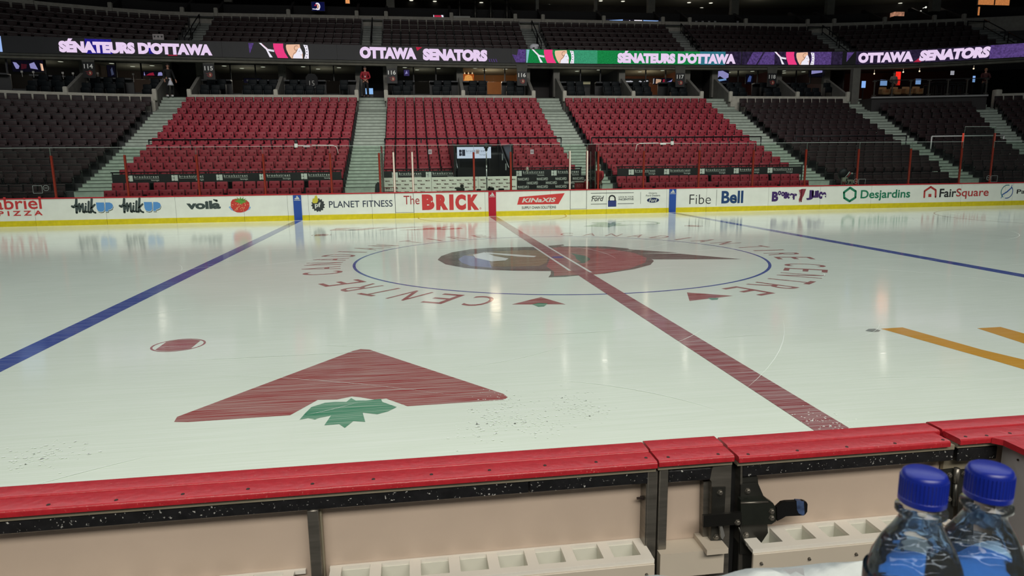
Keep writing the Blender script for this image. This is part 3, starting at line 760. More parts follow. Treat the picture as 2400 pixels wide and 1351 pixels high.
ad('charcoal lettering beside a red strawberry on a blue plate', 500, [('lettering', m, GREY), ('plate', pl, ink('plate', (140, 176, 216))), ('leaf', lf, ink('leaf', (96, 150, 60)))])
obj2('strawberry', st, ink('berry', (196, 60, 52)), sd, ink('seed', (224, 190, 140)), LAST[0])
# gear
g, y_, p = MB(), MB(), MB(); c = UV(745.5, 481); R = .235
gp = []
for i in range(56):
    a = 2*PI*i/56; rr = R*(1.13 if (i % 4) < 2 else .97); gp.append((c[0]+rr*math.cos(a), c[1]+rr*math.sin(a)*1.02))
fpoly(g, FB, gp, .003)
fpoly(y_, FB, UVs([(732, 472), (733, 466), (737, 465), (738, 460), (742, 458), (744, 463), (746, 470), (743, 476), (737, 477), (733, 476)]), .005)
T(p, 'pf', 738, 475, 752, 489, bold=.03, w=.006)
m = MB(); T(m, 'PLANET FITNESS', 771, 470.5, 920, 486, bold=.004)
for (a, b) in ((771, 470.5),): pass
ad('dark gear emblem with a yellow thumb and navy serif capitals', 830, [('gear', g, ink('gear', (52, 58, 58))), ('thumb', y_, ink('thumb', (198, 190, 60))), ('gear_letters', p, WL), ('lettering', m, ink('slate', (34, 48, 70)))])
# big red letters
m = MB(); T(m, 'The', 946, 459, 983, 479.5, bold=.0)
b = MB()
for ch, x0, x1 in (('B', 989, 1018), ('R', 1022, 1050), ('I', 1053, 1063), ('C', 1067, 1092), ('K', 1096, 1122.5)):
    T(b, ch, x0, 456, x1, 492.5, bold=.075)
T(b, 'o', 1124, 486.5, 1128, 491)
ad('huge bold red capitals after a thin red word', 1040, [('small_word', m, ink('brickdark', (164, 48, 50))), ('lettering', b, RED_A)])
# slanted red advert
r = MB(); fpoly(r, FB, UVs([(1217, 462), (1323.5, 453), (1309, 478.5), (1212, 480)]), .002)
m = MB(); T(m, 'KINaXIS', 1223, 464, 1303, 474.5, bold=.03, shear=.25, w=.004); m2 = MB(); T(m2, 'SUPPLY CHAIN SOLUTIONS', 1223, 483.5, 1303, 489.5, bold=.012)
ad('slanted red box with white italic capitals and a small dark line below', 1265, [('red_box', r, ink('kred', (204, 62, 60))), ('lettering', m, WL), ('small_line', m2, ink('black', (38, 38, 40)))])
# padlock
L_, k_, s_ = MB(), MB(), MB()
for (x0, y0, x1, y1) in ((1385, 453.2, 1485, 452), (1385, 479, 1422, 478.4), (1448, 478, 1485, 477.2)): ribbon(L_, FB, UVs([(x0, y0), (x1, y1)]), .02)
ribbon(L_, FB, UVs([(1501.5, 451), (1501, 478)]), .012)
T(s_, 'Ford', 1386, 459.5, 1415, 472, bold=.012, shear=.3); ribbon(s_, FB, UVs([(1386, 463), (1390, 460.5), (1400, 460), (1409, 461)]), .02)
T(L_, 'LOCK IN YOUR', 1450, 460, 1485, 463.5, bold=.014); T(L_, 'INCENTIVE', 1450, 465, 1485, 469.8, bold=.022)
T(L_, 'Ontario', 1520.5, 451, 1540, 454.5, bold=.008); T(L_, 'Ford Dealers', 1514, 456.5, 1547, 460.5, bold=.008)
fpoly(k_, FB, UVs([(1425, 470.3), (1444.4, 470), (1444.2, 484.5), (1425, 485)]), .003)
sh = MB(); ribbon(sh, FB, UVs([(1427.8, 470), (1427.8, 464), (1430, 460), (1434.5, 458.6), (1439, 460), (1441.5, 464), (1441.6, 470)]), .055)
el, et = MB(), MB(); c = UV(1530.5, 469.5)
fpoly(el, FB, [(c[0]+.27*math.cos(a), c[1]+.105*math.sin(a)) for a in [2*PI*i/32 for i in range(32)]], .002)
T(et, 'Ford', 1521, 465.5, 1540, 473.5, bold=.02, shear=.3, w=.004)
ad('navy padlock between thin lines, script and an oval emblem', 1465, [('lines_and_words', L_, ink('ash', (72, 76, 78))), ('script', s_, ink('black', (38, 38, 40))), ('padlock_body', k_, ink('lock', (44, 56, 118))), ('padlock_shackle', sh, ink('black', (38, 38, 40))), ('oval', el, ink('oval', (30, 44, 84))), ('oval_script', et, WL)])
# thin and bold blue words
m, b = MB(), MB(); T(m, 'Fibe', 1616, 456, 1666, 478.5, bold=-.012)
ribbon(m, FB, UVs([(1680, 445), (1678.5, 482)]), .012)
T(b, 'Bell', 1691, 447.5, 1742, 477, bold=.03)
ad('thin black word and a bold navy word beside the right blue stripe', 1680, [('thin_word', m, ink('black', (38, 38, 40))), ('bold_word', b, ink('navy2', (34, 66, 112)))])
# purple words with a swirl
m = MB(); PUR = ink('purple', (66, 40, 100))
for body, x0, y0, x1, y1 in (('B', 1809, 449.5, 1824, 472.5), ('o', 1823, 447.5, 1831, 458), ('o', 1831, 449.5, 1838.5, 460.5), ('s', 1837, 450, 1846, 466), ('t', 1844.5, 450.5, 1851, 466), ('e', 1850.5, 453, 1859.5, 466.5), ('r', 1858.5, 454, 1868, 468),
                             ('J', 1890, 446, 1906, 469), ('u', 1903, 447.5, 1914, 464), ('i', 1913.5, 446.5, 1919, 463.5), ('c', 1918.5, 449.5, 1927.5, 466.5), ('e', 1926.5, 450.5, 1936.5, 466)):
    T(m, body, x0, y0, x1, y1, bold=.055)
sw = MB()
for i in range(9):
    y = 445+i*3.4; hw = 8.5-i*.85; ribbon(sw, FB, UVs([(1880-hw-i*.3, y+1.5), (1880-i*.3, y), (1880+hw+1-i*.5, y-1.5)]), [.012, .07, .012])
fpoly(sw, FB, UVs([(1873, 446), (1889, 444), (1884, 458), (1876, 470), (1873, 476), (1872, 468), (1876, 456)]), .002)
ad('wavy purple lettering parted by a dark red whirl', 1872, [('lettering', m, PUR), ('whirl', sw, ink('whirl', (140, 52, 66)))])
# hexagon
m = MB(); ribbon(m, FB, UVs([(1978, 451), (1992.5, 440.5), (2005.5, 449), (2004.5, 463.5), (1991, 472), (1978.5, 464), (1978, 451)]), .10)
T(m, 'Desjardins', 2017, 445, 2133, 470.5, bold=.02)
ad('dark green hexagon outline and green lettering', 2055, [('lettering', m, GRN)])
# house
m, k2 = MB(), MB(); ribbon(m, FB, UVs([(2166, 462.5), (2167, 448), (2181.5, 438.5), (2193, 446), (2192.5, 462)]), .085)
fpoly(m, FB, UVs([(2176, 455), (2183, 454.8), (2182.5, 462), (2175.5, 462)]), .003)
T(k2, 'Fair', 2202, 442.5, 2241, 462.5, bold=.02); T(m, 'Square', 2241, 441.5, 2317, 466, bold=.012)
ad('red house outline with black and red lettering', 2240, [('house_and_word', m, ink('fred', (178, 56, 54))), ('black_word', k2, ink('black', (38, 38, 40)))])
# ring
m, k2 = MB(), MB(); c = UV(2360, 449.5); rx = .30; ry = .30
ribbon(m, FB, [(c[0]+rx*math.cos(math.radians(a)), c[1]+ry*math.sin(math.radians(a))) for a in range(75, 236, 10)], .035)
ribbon(k2, FB, [(c[0]+rx*math.cos(math.radians(a)), c[1]+ry*math.sin(math.radians(a))) for a in range(-100, 50, 10)], .035)
ribbon(k2, FB, UVs([(2372, 433.5), (2370, 441), (2360, 450), (2350, 456), (2346, 465)]), [.02, .05, .06, .05, .02])
kk = MB(); T(kk, 'Park', 2383, 444, 2424, 454, bold=.015)
ad('blue and teal ring emblem cut off by the right edge', 2365, [('ring', m, ink('teal', (56, 140, 150))), ('ring', k2, ink('ringblue', (52, 96, 172))), ('lettering', kk, ink('black', (38, 38, 40)))])

# ------------------------------------------------------------------ glass and posts on the far boards
GL = glassmat('rink_glass', (243, 250, 245), .005)
EDGE = mat('glass_edge_glint', (200, 214, 204), .25)  # pale strips paint in the reflection that shows along the pane edges
POSTR = mat('post_red', (250, 80, 60), .4)
CHR = mat('post_chrome', (190, 190, 186), .25, metal=.7)
PNK = mat('post_cream', (228, 214, 196), .35)
GY = FY+.075
PX = [(-35, 'r'), (129, 'r'), (300, 'r'), (467, 'r'), (622, 'r'), (778, 'r'), (892, 'r'), (925.5, 'g'), (969, 'g'), (1112, 'r'), (1198, 'r'), (1335.5, 'g'), (1376, 'g'), (1402, 'r'), (1508, 'r'), (1637, 'r'), (1763, 'r'), (1885, 'r'), (2007, 'r'), (2128, 'r'), (2246, 't'), (2318, 't'), (2402, 'r')]
plab = ['beyond the left edge', 'nearest the left edge of the picture', 'at the left end of the first black banner', 'second from the left on the red seats', 'above the strawberry', 'above the gear emblem', 'at the left end of the penalty box', 'left of the first penalty box door', 'right of the first penalty box door', 'in front of the lit tunnel sign', 'right of the tunnel', 'left of the second penalty box door', 'right of the second penalty box door', 'at the right end of the penalty box', 'above the padlock', 'above the thin black word', 'above the bold navy word', 'above the purple lettering', 'above the green hexagon', 'left of the red house emblem', 'left one of the tall pair', 'right one of the tall pair', 'at the right edge of the picture']
XP = [onY(p[0], 449, GY).x for p in PX]
for (px, k), x, l in zip(PX, XP, plab):
    top = 2.62 if k != 't' else 3.28
    nm = {'r': 'red glass post ', 't': 'tall red glass post, ', 'g': 'cream and red glass post '}[k]
    t = thing('glass_post', nm+l, 'post', (x, GY, 1.055), 'posts between the panes on the far boards')
    obj('upright', MB().rbox(x-.042, x+.042, GY+.012, GY+.075, 1.0555, top, .012, 1), POSTR, t)
    if k == 'g': obj('front_strip', MB().box(x-.03, x+.03, GY-.012, GY+.0125, 1.0555, top+.02), PNK, t)
    else: obj('foot_plate', MB().box(x-.05, x+.05, GY-.002, GY+.09, 1.055, 1.075), POSTR, t)
for i in range(len(XP)-1):
    x0, x1 = XP[i]+.006, XP[i+1]-.006; top = 2.90 if PX[i][1] != 't' or PX[i+1][1] != 't' else 3.56
    t = thing('rink_glass', 'clear pane right of the post '+plab[i], 'glass pane', ((x0+x1)/2, GY, 1.055), 'clear panes on the far boards')
    obj('sheet', MB().box(x0, x1, GY-.006, GY+.006, 1.057, top), GL, t)
    obj('edge', MB().box(x0, x1, GY-.005, GY+.005, top, top+.010).box(x0, x0+.006, GY-.005, GY+.005, 2.62, top).box(x1-.006, x1, GY-.005, GY+.005, 2.62, top), EDGE, t)
# small decals near the foot of the glass
for px, py, s in ((88, 445, 1), (2020, 428, -1), (2330, 420, -1)):
    c = onY(px, py, GY-.008); m = MB(); F = lambda u, v, w: Vector((c.x+u, GY-.008-w, c.z+v))
    ribbon(m, F, [(-.16, -.13), (.16, -.13), (.16, .15), (-.16, .15), (-.16, -.13)], .012, .001)
    ribbon(m, F, [(s*.30+.10*math.cos(a), .06+.10*math.sin(a)) for a in [k*PI/8 for k in range(17)]], .014, .001); ribbon(m, F, [(s*.30-.06, .06), (s*.30+.06, .06)], .014, .001)
    tag(obj('glass_decal', m, mat('decal', (150, 160, 154), .6)), 'faint white decal at the foot of the glass, '+('near the left edge' if px < 100 else 'above the green hexagon' if px < 2100 else 'beside the tall posts'), 'decal')
for px, py in ((1008, 356), (1119, 356), (1247, 356)):
    c = onY(px, py, GY-.008); t = thing('glass_notice', 'small pale notice on the penalty box glass, '+('left of the tunnel sign' if px < 1100 else 'over the tunnel sign' if px < 1200 else 'right of the tunnel'), 'notice', (c.x, GY-.008, c.z-.1))
    obj('paper', MB().box(c.x-.07, c.x+.07, GY-.012, GY-.0065, c.z-.09, c.z+.09), mat('notice_grey', (172, 164, 164), .7), t)
    obj('print', MB().box(c.x-.05, c.x+.05, GY-.014, GY-.012, c.z-.05, c.z+.05), mat('notice_print', (128, 118, 120), .7), t)
# ------------------------------------------------------------------ near boards, seen from the bench side
NC = mat('near_cap_red', (176, 34, 44), .34, noise=.12, nscale=40, bump=.2, dots=.03, dotcol=(204, 120, 110), dscale=150)  # pale pink specks put some of the cap's sheen into its colour
ALU = mat('aluminium_dull', (150, 142, 122), .45, metal=.25, noise=.15, nscale=8)
STL = mat('steel_brushed', (128, 124, 116), .35, metal=.75, noise=.25, nscale=6, stretch=(1, 1, 9))
STLD = mat('steel_dark', (70, 70, 66), .35, metal=.7, noise=.25, nscale=10)
RUB = mat('rubber_wet', (26, 26, 28), .28, noise=.4, nscale=30, dots=.045, dotcol=(190, 190, 186), dscale=95, bump=.2)
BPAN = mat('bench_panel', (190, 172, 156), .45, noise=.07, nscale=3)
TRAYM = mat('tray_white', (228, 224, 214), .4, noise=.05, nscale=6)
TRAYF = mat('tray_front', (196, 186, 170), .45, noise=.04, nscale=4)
DRKSCR = mat('screw_dark', (60, 50, 46), .5, metal=.5)
def capprof(x0, x1, y0, y1, z0, z1, r0, r1):
    """a cap strip along x: y0 (ice side) to y1 (bench side), rounded top edges."""
    P = [(y0, z0)]
    for i in range(5): a = PI/2*i/4; P.append((y0-r0+r0*math.cos(a), z1-r0+r0*math.sin(a)))
    for i in range(5): a = PI/2*i/4; P.append((y1+r1-r1*math.sin(a), z1-r1+r1*math.cos(a)))
    P.append((y1, z0))
    return MB().prism([(x0, y, z) for y, z in P][::-1], (x1-x0, 0, 0))
CAPS = [(-6.5, -2.425, 0., 'long near section nearest the left edge', 'long near board section left of the gate, with a red cap'),
        (-2.419, -2.142, .004, 'x', 'short near board section left of the latched gate, with a red cap'),
        (-2.124, -1.262, -.003, 'x', 'latched bench gate with a scuffed red cap'),
        (-1.252, 1.6, .001, 'x', 'near board section right of the gate, meeting the side wall')]
NBS = []
for x0, x1, dz, _, lab in CAPS:
    t = thing('bench_gate' if 'gate with' in lab else 'near_board', lab, 'gate' if 'gate with' in lab else 'board', ((x0+x1)/2, -12.95, 0)); NBS.append(t)
    c1 = capprof(x0, x1, -12.868, -12.957, 1.045+dz, 1.084+dz, .012, .008)
    obj('cap_far_strip', c1, NC, t, 40)
    c2 = capprof(x0, x1-(.03 if 'gate with' in lab else 0), -12.960, -13.047, 1.058+dz, 1.080+dz, .004, .010)
    obj('cap_near_strip', c2, NC, t, 40)
    obj('white_board', MB().box(x0, x1, -12.945, -12.87, .0, 1.045+dz), BW, t)
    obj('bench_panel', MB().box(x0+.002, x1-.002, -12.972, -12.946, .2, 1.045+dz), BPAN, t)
    obj('cap_angle', MB().box(x0+.001, x1-.001, -13.034, -12.975, 1.040+dz, 1.0575+dz), ALU, t)
# screws on the near strips
for i, (px, py) in enumerate([(113, 1182), (272, 1171), (428, 1157), (581, 1145), (732, 1133), (875, 1122), (1011, 1111), (1147, 1101), (1277, 1090), (1397, 1082), (1514, 1072), (1566, 1073), (1683, 1066), (1755, 1063), (1870, 1054), (1987, 1046), (2099, 1037), (2212, 1029), (2263, 1023), (2316, 1022), (2367, 1015)]):
    g = onZ(px, py, 1.083); g = Vector((g.x, max(-13.03, g.y), 0)); k = 0 if g.x < -2.42 else 1 if g.x < -2.13 else 2 if g.x < -1.28 else 3
    m = MB().lathe([(0, 0), (.0062, 0), (.0055, .0015), (.0025, .0016), (.0022, .0008), (0, .0008)], (g.x, g.y, 1.0802+CAPS[k][2]), 10)
    obj('screw', m, DRKSCR, NBS[k])
# black rubber strips and metal uprights
def rub(t, x0, x1, dz=0., z0=.992, z1=1.0395): obj('rubber_strip', MB().rbox(x0, x1, -13.028, -12.974, z0+dz, z1+dz, .004, 1), RUB, t)
def XN(px, py, Y=-13.03): return onY(px, py, Y).x
rub(NBS[0], -6.4, XN(1240, 1130)); rub(NBS[0], XN(1240, 1130)+.002, -2.428)
rub(NBS[1], XN(1567, 1110), XN(1669, 1100), -.004)
rub(NBS[2], XN(1740, 1105), XN(2238, 1060), -.004)
rub(NBS[3], XN(2248, 1055), XN(2341, 1045), -.004, z0=.985)
def upright(t, px0, px1, py, y0=-13.03, y1=-12.973, z0=.15, z1=.991, m=STL, nm='upright'):
    return obj(nm, MB().rbox(XN(px0, py, y0), XN(px1, py, y0), y0, y1, z0, z1, .003, 1), m, t, 40)
upright(NBS[0], 720, 747, 1215, -13.025, -12.973); upright(NBS[0], 748, 754, 1215, -13.0, -12.973, m=ALU)
upright(NBS[0], 1517, 1541, 1150, z1=1.04)
obj('end_plate', MB().box(XN(1517, 1150)-.004, XN(1517, 1150)-.001, -13.028, -12.973, .15, .991), STL, NBS[0])
upright(NBS[1], 1545, 1566, 1150, z1=1.05)
# stain and bolt on the end plate
e = Vector((XN(1517, 1150)-.004, -12.998, .925)); obj('bolt', MB().lathe([(0, 0), (.009, 0), (.009, .008), (.005, .008), (.005, .022), (0, .022)], n=6, M=Matrix.Translation(e) @ Matrix.Rotation(-PI/2, 4, 'Y')), DRKSCR, NBS[0])
YL = -13.034
def NP(pts, Y=YL): return [onY(x, y, Y) for x, y in pts]
def plate(name, pts, m, t, d=.008, Y=YL):
    return obj(name, MB().prism([p for p in NP(pts, Y)], (0, d, 0)), m, t)
# short section: wide right stile with the latch keeper
plate('right_stile', [(1669, 1100), (1672, 1096), (1715, 1090), (1706, 1360), (1662, 1360), (1668, 1130), (1664, 1125)], STL, NBS[1], .05, -13.03)
plate('keeper_plate', [(1670, 1143), (1701, 1142), (1698, 1205), (1694, 1268), (1666, 1268)], STLD, NBS[1], .006, -13.037)
plate('panel_edge', [(1649, 1130), (1667, 1128), (1664, 1300), (1646, 1302)], STL, NBS[1], .03, -13.005)
def bolt(t, px, py, Y, r=.0085, m=STL):
    c = onY(px, py, Y); M = Matrix.Translation(c) @ Matrix.Rotation(PI/2, 4, 'X')
    return obj('bolt', MB().lathe([(0, 0), (r*1.35, 0), (r*1.35, .002), (r, .0022), (r, .008), (r*.8, .009), (0, .009)], n=6, M=M), m, t)
bolt(NBS[1], 1687, 1155, -13.037); bolt(NBS[1], 1678, 1259, -13.037)
plate('keeper_tongue', [(1687, 1233), (1692, 1229), (1699, 1256), (1694, 1266), (1690, 1262)], mat('steel_bright', (196, 196, 192), .25, metal=.8), NBS[1], .012, -13.06)
# gate: stile, latch body, bar, handle
obj('gate_gap', MB().box(XN(1716, 1200), XN(1735, 1200), -12.99, -12.95, .1, 1.05), mat('gap_black', (14, 14, 14), .8), NBS[2])
plate('left_stile', [(1736, 1092), (1740, 1092), (1740, 1360), (1730, 1360)], STL, NBS[2], .05, -13.03)
plate('left_post', [(1738, 1122), (1775, 1118), (1777, 1130), (1776, 1240), (1770, 1290), (1766, 1360), (1727, 1360), (1733, 1240)], STLD, NBS[2], .05, -13.028)
LT = NBS[2]
plate('latch_plate', [(1736, 1137), (1777, 1134), (1795, 1176), (1800, 1250), (1772, 1292), (1768, 1300), (1734, 1300)], STLD, LT, .006, -13.04)
m = MB(); A_ = NP([(1736, 1172), (1797, 1170), (1812, 1180), (1821, 1195), (1819, 1222), (1808, 1230), (1737, 1231)], -13.062); m.prism(A_, (0, .024, 0))
obj('latch_body', m, mat('steel_gunmetal', (66, 70, 64), .3, metal=.75, noise=.15, nscale=14), LT)
obj('latch_ridge', MB().tube(NP([(1736, 1180), (1800, 1177)], -13.062), .004, 8), STL, LT, True)
obj('latch_bar', MB().prism(NP([(1649, 1210), (1738, 1202), (1739, 1230), (1648, 1237)], -13.068), (0, .012, 0)), mat('steel_blackened', (40, 40, 38), .35, metal=.6), LT)
m = MB().prism(NP([(1821, 1190), (1833, 1179), (1843, 1177), (1884, 1175), (1890, 1177), (1893, 1183), (1892, 1200), (1888, 1206), (1884, 1209), (1842, 1211), (1832, 1217), (1822, 1222)], -13.07), (0, .014, 0))
obj('latch_handle', m, mat('handle_black', (16, 16, 17), .3), LT)
tp = MB().prism(NP([(1867, 1175), (1884, 1176), (1886, 1206), (1882, 1210), (1872, 1204), (1868, 1196)], -13.0715), (0, .017, 0)); obj('tape_wrap', tp, mat('tape_blue', (66, 84, 120), .3, noise=.5, nscale=60), LT)
for px, py, Y in ((1752, 1151, -13.04), (1808, 1199, -13.062), (1808, 1214, -13.062), (1748, 1254, -13.04), (1728, 1225, -13.068)): bolt(LT, px, py, Y)
obj('latch_lever', MB().tube(NP([(1731, 1236), (1741, 1262), (1750, 1286)], -13.055), .0035, 6), STLD, LT, True)
# hinge between gate and right section
for i, (px0, px1, t) in enumerate(((2203, 2236, NBS[2]), (2246, 2284, NBS[3]))):
    plate('hinge_leaf', [(px0, 1103), (px1, 1099), (px1-3, 1255), (px0-2, 1258)], STLD, t, .006, -13.036)
obj('hinge_barrel', MB().tube(NP([(2243, 1098), (2239, 1132)], -13.043), .011, 10), STL, NBS[3], True)
obj('hinge_barrel', MB().tube(NP([(2239, 1134), (2236, 1185)], -13.043), .009, 10), STLD, NBS[3], True)
for px, py, t in ((2224, 1114, NBS[2]), (2259, 1111, NBS[3]), (2223, 1170, NBS[2])): bolt(t, px, py, -13.036)
obj('corner_plate', MB().box(-1.262, -1.12, -12.99, -12.973, .3, .985), ALU, NBS[3])
# bottle trays along the bench side -------------------------------------------
ZT_ = .755
def tray(x0, x1, ribs, lab, y0=-12.9735, y1=-13.114, hgt=.088):
    t = thing('bottle_tray', lab, 'tray', ((x0+x1)/2, y1, ZT_-hgt), 'bottle trays under the near boards')
    m = MB(); th = .014
    m.box(x0, x1, y1, y1+.034, ZT_-th, ZT_)                      # front band of the top
    m.box(x0, x1, y0-.012, y0, ZT_-th, ZT_)
    for a, b in ribs: m.box(a, b, y1+.033, y0-.011, ZT_-th, ZT_-.0002)
    obj('top_plate', m, TRAYM, t)
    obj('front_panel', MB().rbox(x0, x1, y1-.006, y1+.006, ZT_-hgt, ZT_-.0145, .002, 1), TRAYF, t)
    p = MB(); xs = [a for r in ribs for a in r]
    g = list(zip([r[1] for r in ribs[:-1]], [r[0] for r in ribs[1:]]))
    for a, b in g:
        p.box(a-.004, a, y1+.034, y0-.012, ZT_-.085, ZT_-th); p.box(b, b+.004, y1+.034, y0-.012, ZT_-.085, ZT_-th)
        p.box(a, b, y1+.03, y1+.034, ZT_-.085, ZT_-th); p.box(a, b, y0-.014, y0-.010, ZT_-.085, ZT_-th)
        p.box(a, b, y1+.034, y0-.012, ZT_-.088, ZT_-.083)
    obj('pocket', p, mat('pocket_white', (214, 214, 202), .4), t)
    n = max(2, round((x1-x0)/.17))
    for i in range(n):
        x = x0+.03+(x1-x0-.06)*i/(n-1); bolt(t, *pr((x, y1-.007, ZT_-.05)), y1-.006, .0045, STL)
    return t
def rb(px): x = onZ(px, 1300-(px-800)*.06, ZT_).x; return x
ribs = [(-3.555+.1335*i-.002, -3.555+.1335*i+.036) for i in range(9)]
tray(-3.56, -2.452, ribs, 'long white bottle tray with open pockets, left of the gate')
tray(-6.0, -3.64, [(-3.676-.1335*i-.036, -3.676-.1335*i) for i in range(14)][::-1], 'white bottle tray cut off by the bottom left of the picture')
tray(-2.09, -1.30, [(-2.088+.131*i, -2.088+.131*i+.05) for i in range(7)], 'short white bottle tray with open pockets, on the gate')
# low ledge inside the short section, side wall on the right, floor, ledge with towel
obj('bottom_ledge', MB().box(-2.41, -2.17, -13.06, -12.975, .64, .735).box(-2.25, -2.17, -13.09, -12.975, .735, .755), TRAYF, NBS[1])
sw = thing('side_wall_cap', 'red capped white side wall running back from the near boards', 'wall', (-.9, -13.5, 0)); sw['kind'] = 'structure'
obj('cap', MB().prism([(-1.125, -13.049, 1.058), (-1.10, -13.075, 1.058), (-1.10, -15.3, 1.058), (-.80, -15.3, 1.058), (-.80, -13.049, 1.058)][::-1], (0, 0, .022)), NC, sw)
obj('wall_panel', MB().box(-1.075, -.84, -15.3, -13.05, 0, 1.058), mat('side_panel', (176, 172, 170), .4, noise=.06, nscale=3), sw)
obj('screw', MB().disc((-1.075, -13.12, 1.02), (-1, 0, 0), .004, .003, 10), DRKSCR, sw)
struct('floor_bench', MB().box(-7, 2, -16.5, -12.87, -.05, .0), mat('bench_floor', (66, 64, 62), .8, noise=.2, nscale=6), 'grey rubber floor behind the near boards', 'floor')
struct('wall_bench_back', MB().box(-5.0, -1.6, -14.97, -14.555, 0, 1.672), mat('ledge_grey', (150, 150, 148), .5, noise=.1, nscale=5), 'low wall behind the bench, its top a ledge', 'wall')
# crumpled white towel on the ledge
bm = bmesh.new(); NXT, NYT = 44, 14
for j in range(NYT):
    for i in range(NXT):
        x = -3.02+i*.014; y = -14.90+j*.026
        z = 1.681+.010*math.sin(x*31+y*13)*math.sin(x*17-y*21)+.007*math.sin(x*67+2*math.sin(y*31))
        if y < -14.68 and x > -2.96: z = 1.676+.002*math.sin(x*40+y*30)
        if y > -14.57: z = 1.681-(y+14.57)*1.6+.004*math.sin(x*60); y = -14.552+.006*math.sin(x*50)
        bm.verts.new((x, y, z))
bm.verts.ensure_lookup_table()
for j in range(NYT-1):
    for i in range(NXT-1): bm.faces.new((bm.verts[j*NXT+i], bm.verts[j*NXT+i+1], bm.verts[(j+1)*NXT+i+1], bm.verts[(j+1)*NXT+i]))
m = MB().bm(bm); o = obj('towel', m, mat('towel_white', (222, 226, 220), .95, noise=.08, nscale=60, bump=.15), None, True)
so = o.modifiers.new('thickness', 'SOLIDIFY'); so.thickness = .004; so.offset = 1
tag(o, 'crumpled white towel on the ledge under the two water bottles', 'towel')
# water bottles ------------------------------------------------------------
PET = glassmat('pet_clear', (240, 244, 248), .05, 1.38, .30); WATER = glassmat('water_blue', (206, 226, 246), 0., 1.2, .2)
CAPB = mat('bottle_cap_blue', (18, 38, 140), .35); LABB = glassmat('bottle_label_blue', (96, 160, 232), .0, 1.3)
LABB2 = mat('bottle_label_ink', (24, 96, 190), .3, noise=.4, nscale=30)
def bottle(x, y, zt, lab, rot):
    """zt: height of the cap's top."""
    zb = 1.6835; hh = zt-zb; R = .0325
    t = thing('water_bottle', lab, 'bottle', (x, y, zb), 'water bottles on the ledge')
    prof = [(.0125, -.024), (.0125, -.027), (.0165, -.0275), (.0165, -.0305), (.0130, -.032), (.0135, -.037), (.0175, -.045), (.0235, -.055), (.0285, -.067), (.0315, -.080), (.0325, -.090), (.0325, -.096), (.0312, -.099), (.0325, -.102), (.0325, -.150), (.0310, -.153), (.0325, -.157), (.0325, -.195)]
    prof = [p for p in prof if hh+p[1] > .012]+[(.0315, -hh+.006), (.026, -hh+.001), (.012, -hh+.006)]
    out = [(r, hh+z) for r, z in prof]; inn = [(max(.004, r-.0009), z+(.0008 if z < .02 else 0)) for r, z in out][::-1]
    obj('shell', MB().lathe(out, (x, y, zb), 40, ends=False), PET, t, True)
    lvl = hh-.064
    w = [(0, lvl)]+[(r-.0013, z) for r, z in out if z < lvl and z > .008]+[(.024, .004), (0, .006)]
    r0 = .0272; w.insert(1, (r0, lvl))
    obj('water', MB().lathe(w[::-1], (x, y, zb), 40), WATER, t, 60)
    lb = [(R+.0006, hh-.079), (R+.0006, hh-.135), (R+.0003, hh-.135), (R+.0003, hh-.079)]
    obj('label_wrap', MB().lathe(lb[:2], (x, y, zb), 40, ends=False), LABB, t, 60)
    st = MB()
    for k in range(9):
        a0 = rot+k*.25; st.poly([(x+(R+.0009)*math.cos(a), y+(R+.0009)*math.sin(a), zb+hh-q) for a, q in ((a0, .085+.004*(k % 3)), (a0+.24, .086+.004*((k+1) % 3)), (a0+.24, .093+.005*((k+1) % 2)), (a0, .090+.004*(k % 2)))])
    obj('label_highlight', st, mat('highlight_cyan', (110, 190, 230), .3), t)  # cyan patches painted as highlights on the blue wrap
    cp = MB().lathe([(0, 0), (.0118, 0), (.0136, -.0012), (.0146, -.0035), (.0147, -.0185), (.0152, -.019), (.0152, -.0225), (.0140, -.0235), (.0115, -.0235), (.0115, -.020)], (x, y, zt), 40)
    for k in range(40):
        a = 2*PI*k/40; c, s_ = math.cos(a), math.sin(a); cp.prism([(x+.0145*c-.0006*s_, y+.0145*s_+.0006*c, zt-.0185), (x+.0152*c, y+.0152*s_, zt-.0185), (x+.0145*c+.0006*s_, y+.0145*s_-.0006*c, zt-.0185)], (0, 0, .014))
    obj('cap', cp, CAPB, t, 35)
def bpos(px, py, dep):
    d = ray(px, py); return CP+d*dep
b1, b2 = bpos(2168, 1105, .475), bpos(2328, 1100, .482)
bottle(b1.x, b1.y, b1.z, 'clear water bottle with a blue cap, left one of the pair', -2.6)
bottle(b2.x+.002, b2.y+.004, b2.z, 'clear water bottle with a blue cap, right one of the pair', -2.2)
